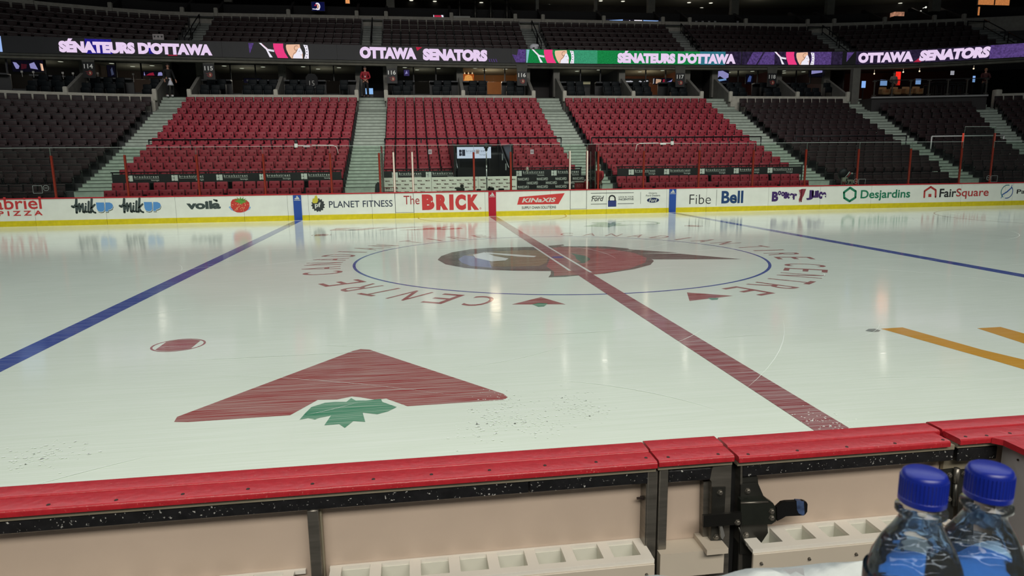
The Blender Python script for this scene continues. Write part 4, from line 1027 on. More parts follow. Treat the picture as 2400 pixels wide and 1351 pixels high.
# ------------------------------------------------------------------ penalty boxes behind the far boards
PBY = 14.75
def pbx(px, py=430, Y=PBY): return onY(px, py, Y).x
BKW = mat('backdrop_white', (236, 236, 220), .55, noise=.05, nscale=3)
ztop = onY(1060, 415, PBY).z
def FPB(u, v, w): return Vector((u, PBY-.02-w, v))
XS = [pbx(898), pbx(1011.5), pbx(1121), pbx(1211.5)]
for i in range(3):
    x0, x1 = XS[i]+.006, XS[i+1]-.006
    t = thing('bench_backdrop', 'white backdrop board with rows of small dark words, '+('left', 'middle', 'right')[i]+' one of three', 'backdrop', ((x0+x1)/2, PBY, .34), 'white backdrop boards behind the penalty box')
    obj('board', MB().box(x0, x1, PBY-.02, PBY+.02, .34, ztop), BKW, t)
    m = MB(); n = 6 if i < 2 else 5; p = (x1-x0)/n
    for r in range(4):
        z = ztop-.115-.155*r
        for k in range(n):
            u = x0+p*(k+.14+(.0 if r % 2 == 0 else .35))
            if u+.62*p > x1: continue
            text(m, FPB, 'BRICK', u+.13*p, z-.055, u+.70*p, z+.0, bold=.05)
            text(m, FPB, 'The', u, z-.012, u+.11*p, z+.018)
    obj('lettering', m, ink('brickgrey', (92, 62, 56)), t)
x0, x1 = XS[3]+.006, pbx(1376)
t = thing('bench_backdrop', 'black backdrop board with rows of white capitals', 'backdrop', ((x0+x1)/2, PBY, .34))
obj('board', MB().box(x0, x1, PBY-.02, PBY+.02, .34, ztop), mat('backdrop_black', (27, 27, 28), .5), t)
m = MB()
for r in range(3):
    z = onY(1250, (420, 429.2, 438.3)[r], PBY).z
    for k in range(4):
        a = (1213.5, 1258, 1301.5, 1342)[k]+(21 if r == 1 else 0)
        if r == 1 and k == 3: continue
        text(m, FPB, 'MANSCAPED', pbx(a), z-.06, pbx(a+26), z+.06, bold=.012)
obj('lettering', m, WL, t)
# side wings of glass at both ends
for px, lab, s in ((893, 'left', 1), (1400, 'right', -1)):
    x = onY(px, 449, GY).x+.06*s
    t = thing('side_glass', 'clear side pane closing the %s end of the penalty box' % lab, 'glass pane', (x, 13.9, 0))
    obj('sheet', MB().box(x-.006, x+.006, 13.13, 14.7, .34, 2.9), GL, t)
    for y in (13.16, 13.95, 14.68): obj('upright', MB().rbox(x-.02, x+.02, y-.025, y+.025, .34, 2.62, .01, 1), CHR, t)
struct('floor_penalty_box', MB().box(onY(893, 449, GY).x, onY(1400, 449, GY).x, 13.08, 14.72, -.02, .335), CONC, 'raised grey floor of the penalty box', 'floor')
# desk of the timekeepers with kit on it
dk = thing('timekeeper_desk', 'narrow pale desk behind the far boards in front of the tunnel', 'desk', (-.6, 13.4, .335))
xa, xb = pbx(1035, 449, 13.4), pbx(1300, 449, 13.4)
obj('desk_top', MB().rbox(xa, xb, 13.2, 13.65, 1.02, 1.06, .01, 1), mat('desk_pale', (186, 176, 160), .5), dk)
for x in (xa+.05, xb-.05): obj('desk_leg', MB().box(x-.03, x+.03, 13.3, 13.55, .335, 1.02), BLKM, dk)
KIT = mat('kit_black', (26, 28, 28), .5); KITG = mat('kit_green', (54, 66, 58), .5)
def at2(px, py, Y): return onY(px, py, Y)
c = at2(1079, 445, 13.4); t = thing('monitor_case', 'dark green equipment case with a black lump on top, left of the centre line post', 'case', (c.x, 13.4, 1.06))
obj('case', MB().rbox(c.x-.17, c.x+.17, 13.3, 13.5, 1.06, 1.19, .03, 2), KITG, t, 40); obj('headset', MB().ball((c.x+.07, 13.4, 1.25), .075, (1.1, .8, .9)), KIT, t, True)
obj('case_flap', MB().rbox(c.x-.24, c.x-.05, 13.3, 13.42, 1.13, 1.2, .02, 1), KITG, t, 40)
c = at2(1141, 447, 13.45); t = thing('cable_box', 'black cable box at the foot of the camera pole', 'box', (c.x+.13, 13.45, 1.06))
obj('box', MB().rbox(c.x+.04, c.x+.30, 13.36, 13.54, 1.06, 1.17, .02, 2), KIT, t, 40); obj('plug', MB().rbox(c.x+.06, c.x+.14, 13.34, 13.42, 1.17, 1.21, .01, 1), KIT, t)
c = at2(1108, 447, 13.45); tag(obj('tablet', MB().rbox(c.x-.18, c.x+.14, 13.3, 13.5, 1.061, 1.078, .005, 1), KITG), 'flat dark tablet lying on the timekeepers desk', 'tablet')
c = at2(1175, 448, 13.45); tag(obj('desk_phone', MB().rbox(c.x-.12, c.x+.12, 13.38, 13.55, 1.061, 1.12, .04, 2), KIT, None, 40), 'rounded dark desk phone right of the red centre stripe', 'phone')
c = at2(1122, 446, 13.45); tag(obj('cable_coil', MB().lathe([(.03, 0), (.09, 0), (.10, .03), (.09, .05), (.04, .05), (.03, 0)], (c.x, 13.42, 1.061), 16), KIT, None, 40), 'black cable coil left of the camera pole', 'cable')
# camera on a pole
PY_ = 13.72; top = at2(1139.5, 347, PY_); b = at2(1139.5, 447, PY_)
t = thing('camera_pole', 'pale pole with a small black camera on top, before the tunnel sign', 'camera', (top.x, PY_, .335))
obj('pole', MB().tube([(top.x, PY_, .335), (top.x, PY_, 2.1)], .028, 10).tube([(top.x, PY_, 2.1), (top.x, PY_, top.z)], .022, 10), CHR, t, True)
for z in (1.52, 1.95): obj('collar', MB().lathe([(.033, 0), (.033, .04)], (top.x, PY_, z), 10), KIT, t)
obj('base_plate', MB().lathe([(.14, 0), (.14, .02), (.05, .04), (.04, .08)], (top.x, PY_, .335), 14), KIT, t)
m = MB().rbox(top.x-.09, top.x+.09, PY_-.10, PY_+.10, top.z-.02, top.z+.09, .02, 2).rbox(top.x-.05, top.x+.06, PY_-.07, PY_+.12, top.z+.09, top.z+.20, .02, 2); obj('camera_body', m, KIT, t, 40)
obj('lens', MB().disc((top.x, PY_-.10, top.z+.03), (0, -1, 0), .04, .06), KIT, t, True)
obj('pan_head', MB().lathe([(.05, -.12), (.06, -.06), (.05, -.02)], (top.x, PY_, top.z), 12), KIT, t)
# microphone on a stand
c = at2(1236, 397, 13.75); t = thing('microphone_stand', 'caged white microphone on a thin stand before the black backdrop', 'microphone', (c.x, 13.75, .335))
obj('stand', MB().tube([(c.x, 13.75, .335), (c.x, 13.75, c.z-.14)], .012, 8), KIT, t, True); obj('base_plate', MB().lathe([(.13, 0), (.12, .02), (.02, .03)], (c.x, 13.75, .335), 14), KIT, t)
obj('microphone', MB().ball((c.x, 13.75, c.z), .05, (.6, .6, 1.2)), WL, t, True)
cg = MB()
for a in (0, PI/3, 2*PI/3): cg.tube([(c.x+.055*math.cos(a)*math.cos(q), 13.75+.055*math.sin(a)*math.cos(q), c.z+.105*math.sin(q)) for q in [k*2*PI/14 for k in range(15)]], .006, 5, False)
cg.tube([(c.x+.055*math.cos(q), 13.75+.055*math.sin(q), c.z) for q in [k*2*PI/14 for k in range(15)]], .006, 5, False)
obj('cage', cg, mat('cage_cream', (214, 196, 186), .5), t, True)
obj('mount', MB().lathe([(.01, -.20), (.03, -.18), (.035, -.11), (.02, -.10)], (c.x, 13.75, c.z), 10), WL, t)
# red cooler, bottle on the boards, folding frame
c = at2(1359, 447, 13.9); c.x -= .05; t = thing('drinks_cooler', 'red drinks cooler with a pale lid at the right end of the penalty box', 'cooler', (c.x, 13.9, .335))
obj('bench', MB().box(c.x-.5, c.x+.30, 13.75, 14.1, .335, .78), mat('bench_red', (130, 40, 48), .5), t)
obj('tub', MB().rbox(c.x-.16, c.x+.20, 13.78, 14.05, .78, 1.31, .03, 2), mat('cooler_red', (178, 34, 44), .4), t, 40); obj('lid', MB().rbox(c.x-.18, c.x+.22, 13.76, 14.07, 1.31, 1.37, .02, 2), mat('cooler_lid', (214, 200, 192), .5), t, 40)
obj('letters', text(MB(), lambda u, v, w: Vector((u, 13.78-w, v)), 'RO T', c.x-.11, 1.10, c.x+.16, 1.24, bold=.03), mat('cooler_pink', (214, 120, 120), .5), t)
obj('jug', MB().lathe([(.12, 0), (.13, .1), (.13, .5), (.10, .58), (.05, .6)], (c.x+.345, 13.9, .78), 16), mat('cooler_red', (178, 34, 44), .4), t, True); obj('jug_lid', MB().lathe([(.105, .58), (.11, .64), (.06, .66)], (c.x+.345, 13.9, .78), 16), mat('cooler_lid', (214, 200, 192), .5), t, True)
c = onY(1408, 444, 13.06); t = thing('squeeze_bottle', 'white squeeze bottle on the cap rail by the right end of the penalty box', 'bottle', (c.x, 13.06, 1.0555))
obj('bottle_body', MB().lathe([(.03, 0), (.035, .02), (.035, .13), (.025, .15), (.02, .16)], (c.x, 13.06, 1.0555), 14), WL, t, True); obj('nozzle', MB().lathe([(.022, .16), (.022, .18), (.008, .19), (.006, .215)], (c.x, 13.06, 1.0555), 12), mat('notice_grey', (172, 164, 164), .7), t, True)
c = at2(893, 440, 13.5); x = onY(884, 440, 13.9).x
t = thing('folding_barrier', 'black leaning barrier at the left end of the penalty box', 'barrier', (x, 13.9, .34))
obj('barrier_panel', MB().prism([(x-.16, 13.6, .34), (x+.12, 13.6, .34), (x+.14, 13.62, 1.42), (x+.04, 13.62, 1.46), (x-.06, 13.62, 1.34)], (0, .05, 0)), KIT, t)
obj('strap', MB().prism([(x-.04, 13.592, .5), (x-.0, 13.592, .5), (x+.06, 13.612, 1.4), (x+.03, 13.612, 1.4)], (0, .01, 0)), mat('strap_blue', (40, 62, 92), .5), t)
obj('foot', MB().box(x-.18, x-.14, 13.5, 13.8, .34, .38).box(x+.1, x+.14, 13.5, 13.8, .34, .38), KIT, t)
# red clutter at left end
c = at2(912, 444, 13.6); t = thing('red_crate', 'low red wire crate behind the boards at the left end of the penalty box', 'crate', (c.x+.05, 13.6, .335))
m = MB()
for k in range(9): m.box(c.x-.25+.07*k, c.x-.235+.07*k, 13.45, 13.47, .335, 1.24)
for z in (.5, .8, 1.05, 1.22): m.box(c.x-.26, c.x+.34, 13.44, 13.48, z, z+.025)
obj('wire_front', m, mat('crate_red', (172, 62, 62), .5), t); obj('crate_body', MB().box(c.x-.26, c.x+.34, 13.5, 13.75, .335, 1.0), mat('crate_dark', (120, 44, 46), .6), t)
# tracking cameras clipped to the top of the glass
for px, lab, s in ((694, 'small black and white camera on top of the glass, over the left red section', 1), (1575, 'small black and white camera on top of the glass, over the right red section', -1)):
    c = onY(px, 342, GY); c.z = 2.91
    t = thing('glass_camera', lab, 'camera', (c.x, GY, c.z))
    obj('mount_box', MB().rbox(c.x-.06, c.x+.06, GY-.05, GY+.05, c.z-.06, c.z+.09, .01, 1), WL, t, 40)
    obj('camera_head', MB().ball((c.x, GY, c.z+.16), .065, (1, 1, 1.1)), KIT, t, True)
    obj('arm', MB().box(min(c.x, c.x+s*.45), max(c.x, c.x+s*.45), GY-.012, GY+.012, c.z+.01, c.z+.03), WL, t)
    obj('side_box', MB().rbox(c.x+s*.40-.13, c.x+s*.40+.13, GY-.03, GY+.03, c.z-.05, c.z+.03, .01, 1), mat('notice_grey', (172, 164, 164), .7) if s > 0 else WL, t)
    obj('cable', MB().tube([(c.x+s*.6, GY, c.z+.03), (c.x+s*1.4, GY, c.z+.02), (c.x+s*1.55, GY-.01, c.z-.05), (c.x+s*1.6, GY-.01, c.z-.3)], .012, 6), WL, t, True)
# heap of kit behind the glass above the green hexagon
c = onY(1985, 432, 13.6)
t = thing('kit_bag', 'slumped black kit bag with red and white trim behind the glass, above the green hexagon', 'bag', (c.x, 13.7, .4))
obj('bag_body', MB().ball((c.x+.12, 13.75, 1.15), .30, (1, .8, 1.6)).ball((c.x-.12, 13.75, 1.5), .24, (1, .8, 1.1)), KIT, t, True)
m = MB().tube([(c.x-.22, 13.55, 1.30), (c.x-.08, 13.5, 1.48), (c.x+.02, 13.5, 1.62)], .022, 6).tube([(c.x-.30, 13.55, 1.15), (c.x-.18, 13.5, 1.22)], .03, 6); obj('white_trim', m, WL, t, True)
obj('red_trim', MB().tube([(c.x-.15, 13.5, 1.28), (c.x-.02, 13.47, 1.45), (c.x+.06, 13.47, 1.58)], .025, 6).tube([(c.x+.32, 13.5, 1.2), (c.x+.36, 13.5, 1.35)], .03, 6), CAPR, t, True)
obj('white_patch', MB().rbox(c.x+.06, c.x+.16, 13.44, 13.47, 1.52, 1.58, .01, 1), WL, t)
for k, (px0, px1, y0, y1, lab, dk_) in enumerate(((1972, 1988, 416, 434, 'tall white goalie pad with red letters leaning behind the glass', 0), (1984, 2001, 421, 433, 'white goalie blocker with a dark patch, right of the tall white pad', 1))):
    a, b = onY(px0, y1, 13.3), onY(px1, y0, 13.3)
    t = thing('goalie_pad', lab, 'goalie pad', ((a.x+b.x)/2, 13.3, a.z))
    obj('pad', MB().prism([(a.x, 13.27, a.z-.3), (b.x-.05, 13.27, a.z-.3), (b.x, 13.29, b.z-.03), (b.x-.06, 13.29, b.z), (a.x+.03, 13.29, b.z)], (0, .10, 0)), mat('pad_white', (222, 220, 204), .5), t)
    F = lambda u, v, w: Vector((u, 13.268-w, v))
    if k == 0: obj('letters', text(MB(), F, 'N', a.x+.03, a.z, a.x+.16, a.z+.16, bold=.04), CAPR, t); obj('numeral', text(MB(), F, '5', b.x-.12, a.z+.05, b.x-.02, b.z-.05, bold=.03), KIT, t)
    else: obj('patch', fpoly(MB(), F, [(a.x+.1, a.z+.05), (a.x+.17, a.z+.04), (a.x+.19, b.z-.1), (a.x+.13, b.z-.07)]), KIT, t)

# ------------------------------------------------------------------ people
SKIN = mat('skin', (176, 128, 108), .5, noise=.06, nscale=30); HAIRD = mat('hair_dark', (38, 28, 24), .6); HAIRG = mat('hair_grey', (120, 112, 104), .6)
def skin_mesh(name, nodes, edges, m, parent, root=0, lv=1):
    me = bpy.data.meshes.new(name); me.from_pydata([n[0] for n in nodes], edges, []); o = bpy.data.objects.new(name, me); COL.objects.link(o)
    sk = o.modifiers.new('skin', 'SKIN'); sk.use_smooth_shade = True
    for i, n in enumerate(nodes):
        v = me.skin_vertices[0].data[i]; r = n[1]; v.radius = r if isinstance(r, tuple) else (r, r); v.use_root = i == root
    s = o.modifiers.new('smooth', 'SUBSURF'); s.levels = lv; s.render_levels = lv
    me.materials.append(m); o.parent = parent
    return o
def person(lab, loc, face, pose, shirt, trousers, hair, shoes, skin=SKIN, hgt=1.75, extra=None):
    """pose: joints of (shoulder swing, elbow point, hand point) for each arm in the person's own frame: x to the person's left, -y forward, z up."""
    t = thing('person', lab, 'person', loc); t.rotation_euler = (0, 0, face); t.scale = (hgt/1.75,)*3
    N = [((0, 0, .98), (.13, .10)), ((0, .0, 1.12), (.125, .09)), ((0, .01, 1.30), (.15, .10)), ((0, .015, 1.42), (.12, .08)), ((0, .01, 1.50), .052), ((0, -.005, 1.55), .052), ((0, -.02, 1.64), (.073, .088)), ((0, -.015, 1.71), (.062, .075))]
    E = [(i, i+1) for i in range(7)]
    def add(p, r, fr): N.append((p, r)); E.append((fr, len(N)-1)); return len(N)-1
    arms = []
    for s, (el, ha) in zip((1, -1), pose['arms']):
        a = add((s*.17, .01, 1.42), .055, 3); a = add((s*.20, .01, 1.36), .05, a); e = add(el, .04, a); w = add(ha, .028, e)
        d = (Vector(ha)-Vector(el)).normalized(); k = Vector(ha)+d*.05; p = add(tuple(k), (.034, .018), w)
        sd = d.cross(Vector((0, 1, 0)) if abs(d.y) < .8 else Vector((0, 0, 1))).normalized(); bk = d.cross(sd).normalized()*(-1)
        for q, L in ((-.024, .062), (-.008, .074), (.008, .07), (.024, .055)):
            f1 = add(tuple(k+d*.03+sd*q), .0095, p); f2 = add(tuple(k+d*(.03+L*.55)+sd*q*1.1+bk*.008), .0088, f1); add(tuple(k+d*(.03+L*.9)+sd*q*1.1+bk*.026), .008, f2)
        th = add(tuple(k-d*.02+sd*.032*s), .012, w); add(tuple(k+d*.02+sd*.052*s), .0095, th)
        arms.append((el, ha))
    for s, (kn, an) in zip((1, -1), pose['legs']):
        h = add((s*.095, .0, .92), .085, 0); k_ = add(kn, .058, h); a = add(an, .042, k_); add((an[0], an[1]-.13, an[2]-.05), .035, a)
    skin_mesh('body', N, E, skin, t)
    # face and hair
    f = MB()
    for s in (-1, 1): f.ball((s*.030, -.098, 1.655), .010, (1.2, .6, .8), 8, 6)
    obj('eyes', f, HAIRD, t, True, at=(0, 0, 0)) if False else None
    def po(nm, m, mt, sm=True):
        o = bpy.data.objects.new(nm, None); me = bpy.data.meshes.new(nm); me.from_pydata(m.v, [], m.f); me.materials.append(mt)
        if sm: me.polygons.foreach_set('use_smooth', [True]*len(me.polygons))
        o = bpy.data.objects.new(nm, me); COL.objects.link(o); o.parent = t; return o
    for s in (-1, 1): po('eye', MB().ball((s*.030, -.098, 1.655), .010, (1.2, .6, .8), 8, 6), HAIRD); po('ear', MB().ball((s*.078, -.01, 1.64), .024, (.4, .8, 1.2), 8, 6), skin)
    po('nose', MB().ball((0, -.112, 1.632), .016, (.8, 1., 1.4), 8, 6), skin); po('mouth', MB().ball((0, -.102, 1.595), .02, (1.2, .4, .35), 8, 6), mat('lips', (140, 84, 78), .5))
    po('hair', MB().ball((0, .005, 1.70), .092, (.92, 1.06, .82), 14, 9).ball((0, .045, 1.65), .075, (1.05, .8, 1.1), 12, 8), hair)
    # clothes follow the body
    J = [((0, 0, .90), (.165, .125)), ((0, 0, 1.02), (.158, .122)), ((0, .0, 1.15), (.155, .115)), ((0, .01, 1.31), (.175, .122)), ((0, .015, 1.43), (.13, .095)), ((0, .01, 1.475), .068)]
    JE = [(i, i+1) for i in range(5)]
    for s, (el, ha) in zip((1, -1), pose['arms']):
        J.append(((s*.175, .01, 1.425), .072)); JE.append((4, len(J)-1)); J.append(((s*.205, .01, 1.36), .07)); JE.append((len(J)-2, len(J)-1))
        J.append((el, .058)); JE.append((len(J)-2, len(J)-1)); e = Vector(el).lerp(Vector(ha), .88); J.append((tuple(e), .046)); JE.append((len(J)-2, len(J)-1))
    skin_mesh('jacket', J, JE, shirt, t)
    for s, (kn, an) in zip((1, -1), pose['legs']): pass
    L = [((0, 0, 1.0), (.15, .115)), ((0, 0, .92), (.15, .12))]; LE = [(0, 1)]
    for s, (kn, an) in zip((1, -1), pose['legs']):
        L.append(((s*.095, 0, .86), .098)); LE.append((1, len(L)-1)); L.append((kn, .072)); LE.append((len(L)-2, len(L)-1)); L.append(((an[0], an[1], an[2]+.02), .060)); LE.append((len(L)-2, len(L)-1))
    skin_mesh('trousers', L, LE, trousers, t)
    for (kn, an) in pose['legs']: po('shoe', MB().rbox(an[0]-.045, an[0]+.045, an[1]-.20, an[1]+.07, an[2]-.085, an[2]+.015, .03, 2), shoes)
    if extra: extra(t, po)
    return t
STAND = dict(arms=[((.25, .03, 1.13), (.23, -.03, .90)), ((-.25, .03, 1.13), (-.23, -.03, .90))], legs=[((.10, -.01, .50), (.11, .02, .09)), ((-.10, -.01, .50), (-.11, .02, .09))])
CLASP = dict(arms=[((.27, .02, 1.14), (.06, -.19, 1.02)), ((-.27, .02, 1.14), (-.05, -.20, 1.00))], legs=STAND['legs'])
JR = mat('jacket_red', (150, 26, 40), .7, noise=.1, nscale=8); TB_ = mat('trousers_black', (18, 18, 20), .8); SHB = mat('shoes_black', (16, 16, 16), .5); SHW = mat('shoes_white', (206, 206, 206), .6)
def badge(t, po):
    po('badge', MB().rbox(-.03, .03, -.175, -.168, 1.14, 1.22, .003, 1), WL, False)
    po('lanyard', MB().tube([(.05, -.10, 1.46), (.03, -.145, 1.35), (0, -.17, 1.22)], .005, 5).tube([(-.05, -.10, 1.46), (-.03, -.145, 1.35), (0, -.17, 1.22)], .005, 5), mat('lanyard_dark', (30, 26, 30), .7))
g = onZ(856, 229, LAND)
PPY = 27.3
xx = onY(857, 200, PPY).x
person('person in a red jacket with a white badge, standing at the head of the stairs', (xx, PPY, LAND), 0, CLASP, JR, TB_, HAIRD, SHB, extra=badge, hgt=1.78)
def bag(t, po):
    m = MB(); m.lathe([(.02, .42), (.05, .38), (.03, .34), (.09, .25), (.15, .10), (.17, .02), (.10, .0), (0, .0)], (.34, -.06, .48), 14); po('plastic_bag', m, mat('bag_white', (214, 214, 222), .5))
BAGP = dict(arms=[((.27, .0, 1.14), (.33, -.06, .90)), ((-.25, .03, 1.13), (-.23, -.03, .90))], legs=[((.10, -.10, .50), (.10, .06, .09)), ((-.10, .02, .50), (-.12, .16, .09))])
DKC = mat('cloth_black', (15, 15, 17), .85)
xx = onY(400, 190, 27.2).x
p = person('person in black clothes and white shoes by the left vomitory wall', (xx, 26.9, LAND), .6, BAGP, DKC, TB_, HAIRD, SHW, hgt=1.78)
hx, hy = xx-.02, 26.72
c = onY(396, 185, 26.62)
t = thing('plastic_bag', 'white plastic bag hanging from the hand of the person in black', 'bag', (c.x, 26.62, c.z-.28))
obj('bag_body', MB().lathe([(.02, .34), (.06, .37), (.03, .31), (.08, .24), (.13, .10), (.17, .01), (.10, .0), (0, .0)], (c.x+.06, 26.62, c.z-.36), 14), mat('bag_white', (200, 200, 208), .5), t, True)
obj('knot', MB().ball((c.x+.03, 26.62, c.z+.03), .05, (1.5, .6, .6), 8, 6), mat('bag_white', (200, 200, 208), .5), t, True)
# by the right penalty box door: leans forward, back half turned
LEAN = dict(arms=[((.25, -.06, 1.16), (.16, -.24, 1.0)), ((-.27, .06, 1.15), (-.20, -.14, 1.05))], legs=[((.10, -.06, .50), (.10, .05, .09)), ((-.10, .0, .50), (-.11, .06, .09))])
xx = onY(1404, 420, 14.1).x
def stripe(t, po): po('jacket_stripe', MB().tube([(-.19, -.03, 1.40), (-.26, .0, 1.15), (-.22, -.1, 1.08)], .055, 8), DKC)
person('person in a red and black jacket behind the glass beside the right penalty box door', (xx, 14.15, .34), -.9, LEAN, JR, TB_, HAIRG, SHB, extra=stripe, hgt=1.72)
# ------------------------------------------------------------------ suites above the lower stand, the lit ribbon, the upper deck
RY = 26.2
def xs_(px, py=222, Y=RY): return bpx(px, py, Y).x
WALLD = mat('suite_wall_dark', (52, 50, 48), .8, noise=.15, nscale=2); RAILC = mat('rail_concrete', (172, 168, 156), .85, noise=.15, nscale=5); COLC = mat('column_grey', (104, 102, 96), .85, noise=.15, nscale=3)
CEIL = mat('suite_ceiling', (140, 138, 124), .8); CNT = mat('counter_dark', (34, 36, 40), .4); MULL = mat('mullion_black', (16, 16, 17), .5)
SUS = mat('suite_seat_teal', (13, 18, 21), .55, spec=.12, noise=.15, nscale=9)
DOWN = emat('downlight', (236, 236, 216), 1.); WGL = glassmat('window_glass', (225, 228, 226), 0)
def q3(x, Y): return Y-bend(x)
def bx(m, x0, x1, y0, y1, z0, z1): return skew(m, x0, x1, y0, y1, z0, z1)
def chop(x0, x1, st=3.0): n = max(1, math.ceil((x1-x0)/st)); return [(x0+(x1-x0)*i/n, x0+(x1-x0)*(i+1)/n) for i in range(n)]
def bxs(m, x0, x1, *a):
    for p, q in chop(x0, x1): bx(m, p, q, *a)
    return m
BLK = [('far-left', -26.5, [xs_(152, 213)], xs_(361, 218), 2), ('left', xs_(443), [xs_(646)], xs_(836, 226), 2), ('middle', xs_(905, 228), [xs_(1086, 230)], xs_(1251, 231), 2), ('right', xs_(1324, 232), [xs_(1485, 232)], xs_(1645, 232), 2), ('far-right', xs_(1713, 231), [xs_(1870, 231)], xs_(1988, 230), 2)]
ZR = 6.14
WINY, ROOMZ, CEILZ = 28.7, 6.45, 8.13
seat0 = None
def suite_seat():
    t = thing('suite_seat', 'x', 'seat')
    b = MB().rbox(-.24, .24, -.02, .10, .32, .92, .04, 2); obj('backrest', b, SUS, t, 50)
    obj('seat_pan', MB().rbox(-.22, .22, -.20, -.03, .30, .66, .04, 2), SUS, t, 50)
    m = MB()
    for s in (-1, 1): m.box(s*.245-.012, s*.245+.012, -.2, .08, 0, .60)
    obj('frame', m, MULL, t); return t
def downlight(x, Y, z=CEILZ, lab='', g='downlights in the suites'):
    y = q3(x, Y)
    o = obj('ceiling_light', MB().lathe([(0, -.004), (.12, -.004), (.14, 0), (0, 0)], (x, y, z), 12), DOWN)
    return tag(o, lab, 'ceiling light', g)
nb = 0; wn = 0
SPEC = {  # tint of the back wall and light strength of each bay
 'far-left0': ((58, 54, 52), 2.2), 'far-left1': ((96, 80, 72), 3.2), 'left0': ((62, 56, 52), 3.0), 'left1': ((44, 36, 34), 2.6), 'middle0': ((52, 50, 46), 2.4), 'middle1': ((188, 132, 84), 9.), 'right0': ((52, 54, 56), 2.2), 'right1': ((132, 84, 60), 8.0), 'far-right0': ((84, 44, 40), 3.2), 'far-right1': ((72, 48, 46), 2.0)}
BAYNAME = {'far-left': 'far left suites', 'left': 'left suites', 'middle': 'middle suites', 'right': 'right suites', 'far-right': 'far right suites'}
for sec, x0, divs, x1, n in BLK:
    m = bxs(MB(), x0, x1, RY, RY+.14, 4.9, ZR)
    struct('wall_rail_'+sec.replace('-', '_'), m, RAILC, 'pale concrete front wall of the '+BAYNAME[sec], 'wall')
    for Y0, Y1, z, nm in ((RY+.1, 27.45, 5.85, 'a'), (27.45, WINY, 6.27, 'b'), (WINY, 33.2, ROOMZ, 'c')):
        pass
    m = bxs(MB(), x0, x1, RY+.14, 27.45, 4.8, 5.85); bxs(m, x0, x1, 27.45, WINY, 4.8, 6.27); bxs(m, x0, x1, WINY, 33.2, 4.8, ROOMZ)
    struct('floor_suite_'+sec.replace('-', '_'), m, CONC, 'stepped dark floor of the '+BAYNAME[sec], 'floor')
    bays = list(zip([x0]+divs, divs+[x1]))
    for bi, (a, b) in enumerate(bays):
        tint, pw = SPEC[sec+str(bi)]; side = ('left', 'right')[bi]
        where = f'{side} bay of the {BAYNAME[sec]}'
        wm = mat('room_wall_%s%d' % (sec, bi), tint, .7, noise=.1, nscale=1.5)
        m = bxs(MB(), a+.05, b-.05, 32.9, 33.1, ROOMZ, CEILZ); m.mb(bxs(MB(), a+.03, a+.12, WINY+.1, 33, ROOMZ, CEILZ)); m.mb(bxs(MB(), b-.12, b-.03, WINY+.1, 33, ROOMZ, CEILZ))
        nb += 1; struct('wall_suite_%d' % nb, m, wm, 'inner walls of the '+where, 'wall')
        struct('ceiling_suite_%d' % nb, bxs(MB(), a, b, WINY, 33.1, CEILZ, CEILZ+.1), CEIL, 'ceiling of the '+where, 'ceiling')
        # counter, windows
        xm = (a+b)/2; door = (a+b)/2-.55 if bi == 0 else (a+b)/2+.3
        if sec == 'middle' and bi == 1: door = a+(b-a)*.40
        if sec == 'right' and bi == 1: door = a+(b-a)*.34
        for ci, (p, q) in enumerate(((a+.14, door), (door+.9, b-.14))):
            if q-p < .5: continue
            t = thing('drinks_counter', 'dark counter, %s of the gap in the %s' % (('left', 'right')[ci], where), 'counter', ((p+q)/2, q3((p+q)/2, WINY-.2), 6.27))
            obj('top', bxs(MB(), p, q, WINY-.42, WINY-.02, 7.12, 7.20), CNT, t); obj('front', bxs(MB(), p, q, WINY-.10, WINY-.04, 6.27, 7.12), MULL, t)
        wn += 1
        fr = MB()
        for x in (a+.1, a+.1+(b-a-.2)*.36, a+.1+(b-a-.2)*.68, b-.1): bx(fr, x-.035, x+.035, WINY, WINY+.06, 7.2 if a+.2 < x < b-.2 else 6.3, CEILZ)
        bxs(fr, a+.1, b-.1, WINY, WINY+.06, CEILZ-.05, CEILZ+.02)
        w = struct('window_%d' % wn, fr, MULL, 'black framed window of the '+where, 'window')
        obj('pane', bxs(MB(), a+.13, b-.13, WINY+.02, WINY+.03, 7.2, CEILZ-.05), WGL, w)
        li = bpy.data.lights.new('suite_fill', 'POINT'); li.energy = pw*6; li.color = (1, .93, .80) if pw < 7 else (1, .80, .58); li.shadow_soft_size = .5  # unseen point light added mid-room to light the ceiling evenly
        lo = bpy.data.objects.new('suite_fill', li); COL.objects.link(lo); lo.location = (xm, q3(xm, 30.4), 7.35)
        for k, (fx, Y) in enumerate(((.25, 29.6), (.42, 30.6), (.72, 29.9))):
            downlight(a+(b-a)*fx, Y, lab='%s of three small round ceiling lights, %s' % (('left', 'middle', 'right')[k], where))
        # two rows of seats
        for r, (Y, zf, off) in enumerate(((27.15, 5.85, 0), (28.0, 6.27, .28))):
            ns = int((b-a-.5)/.58)
            for k in range(ns):
                x = a+.32+off*.5+.58*(k+.5)
                if door-.15 < x < door+1.05 or x > b-.3: continue
                lab = f'dark teal seat, {ORD[k+1]} from the left, {("front", "back")[r]} row, {where}'
                if not (-20 < pr((x, q3(x, Y), zf+.6))[0] < 2420): continue
                if seat0 is None: seat0 = suite_seat(); seat0.location = (x, q3(x, Y), zf); seat0['label'] = lab; seat0['group'] = 'dark teal suite seats'
                else: dup(seat0, (x, q3(x, Y), zf), lab, 'dark teal suite seats')
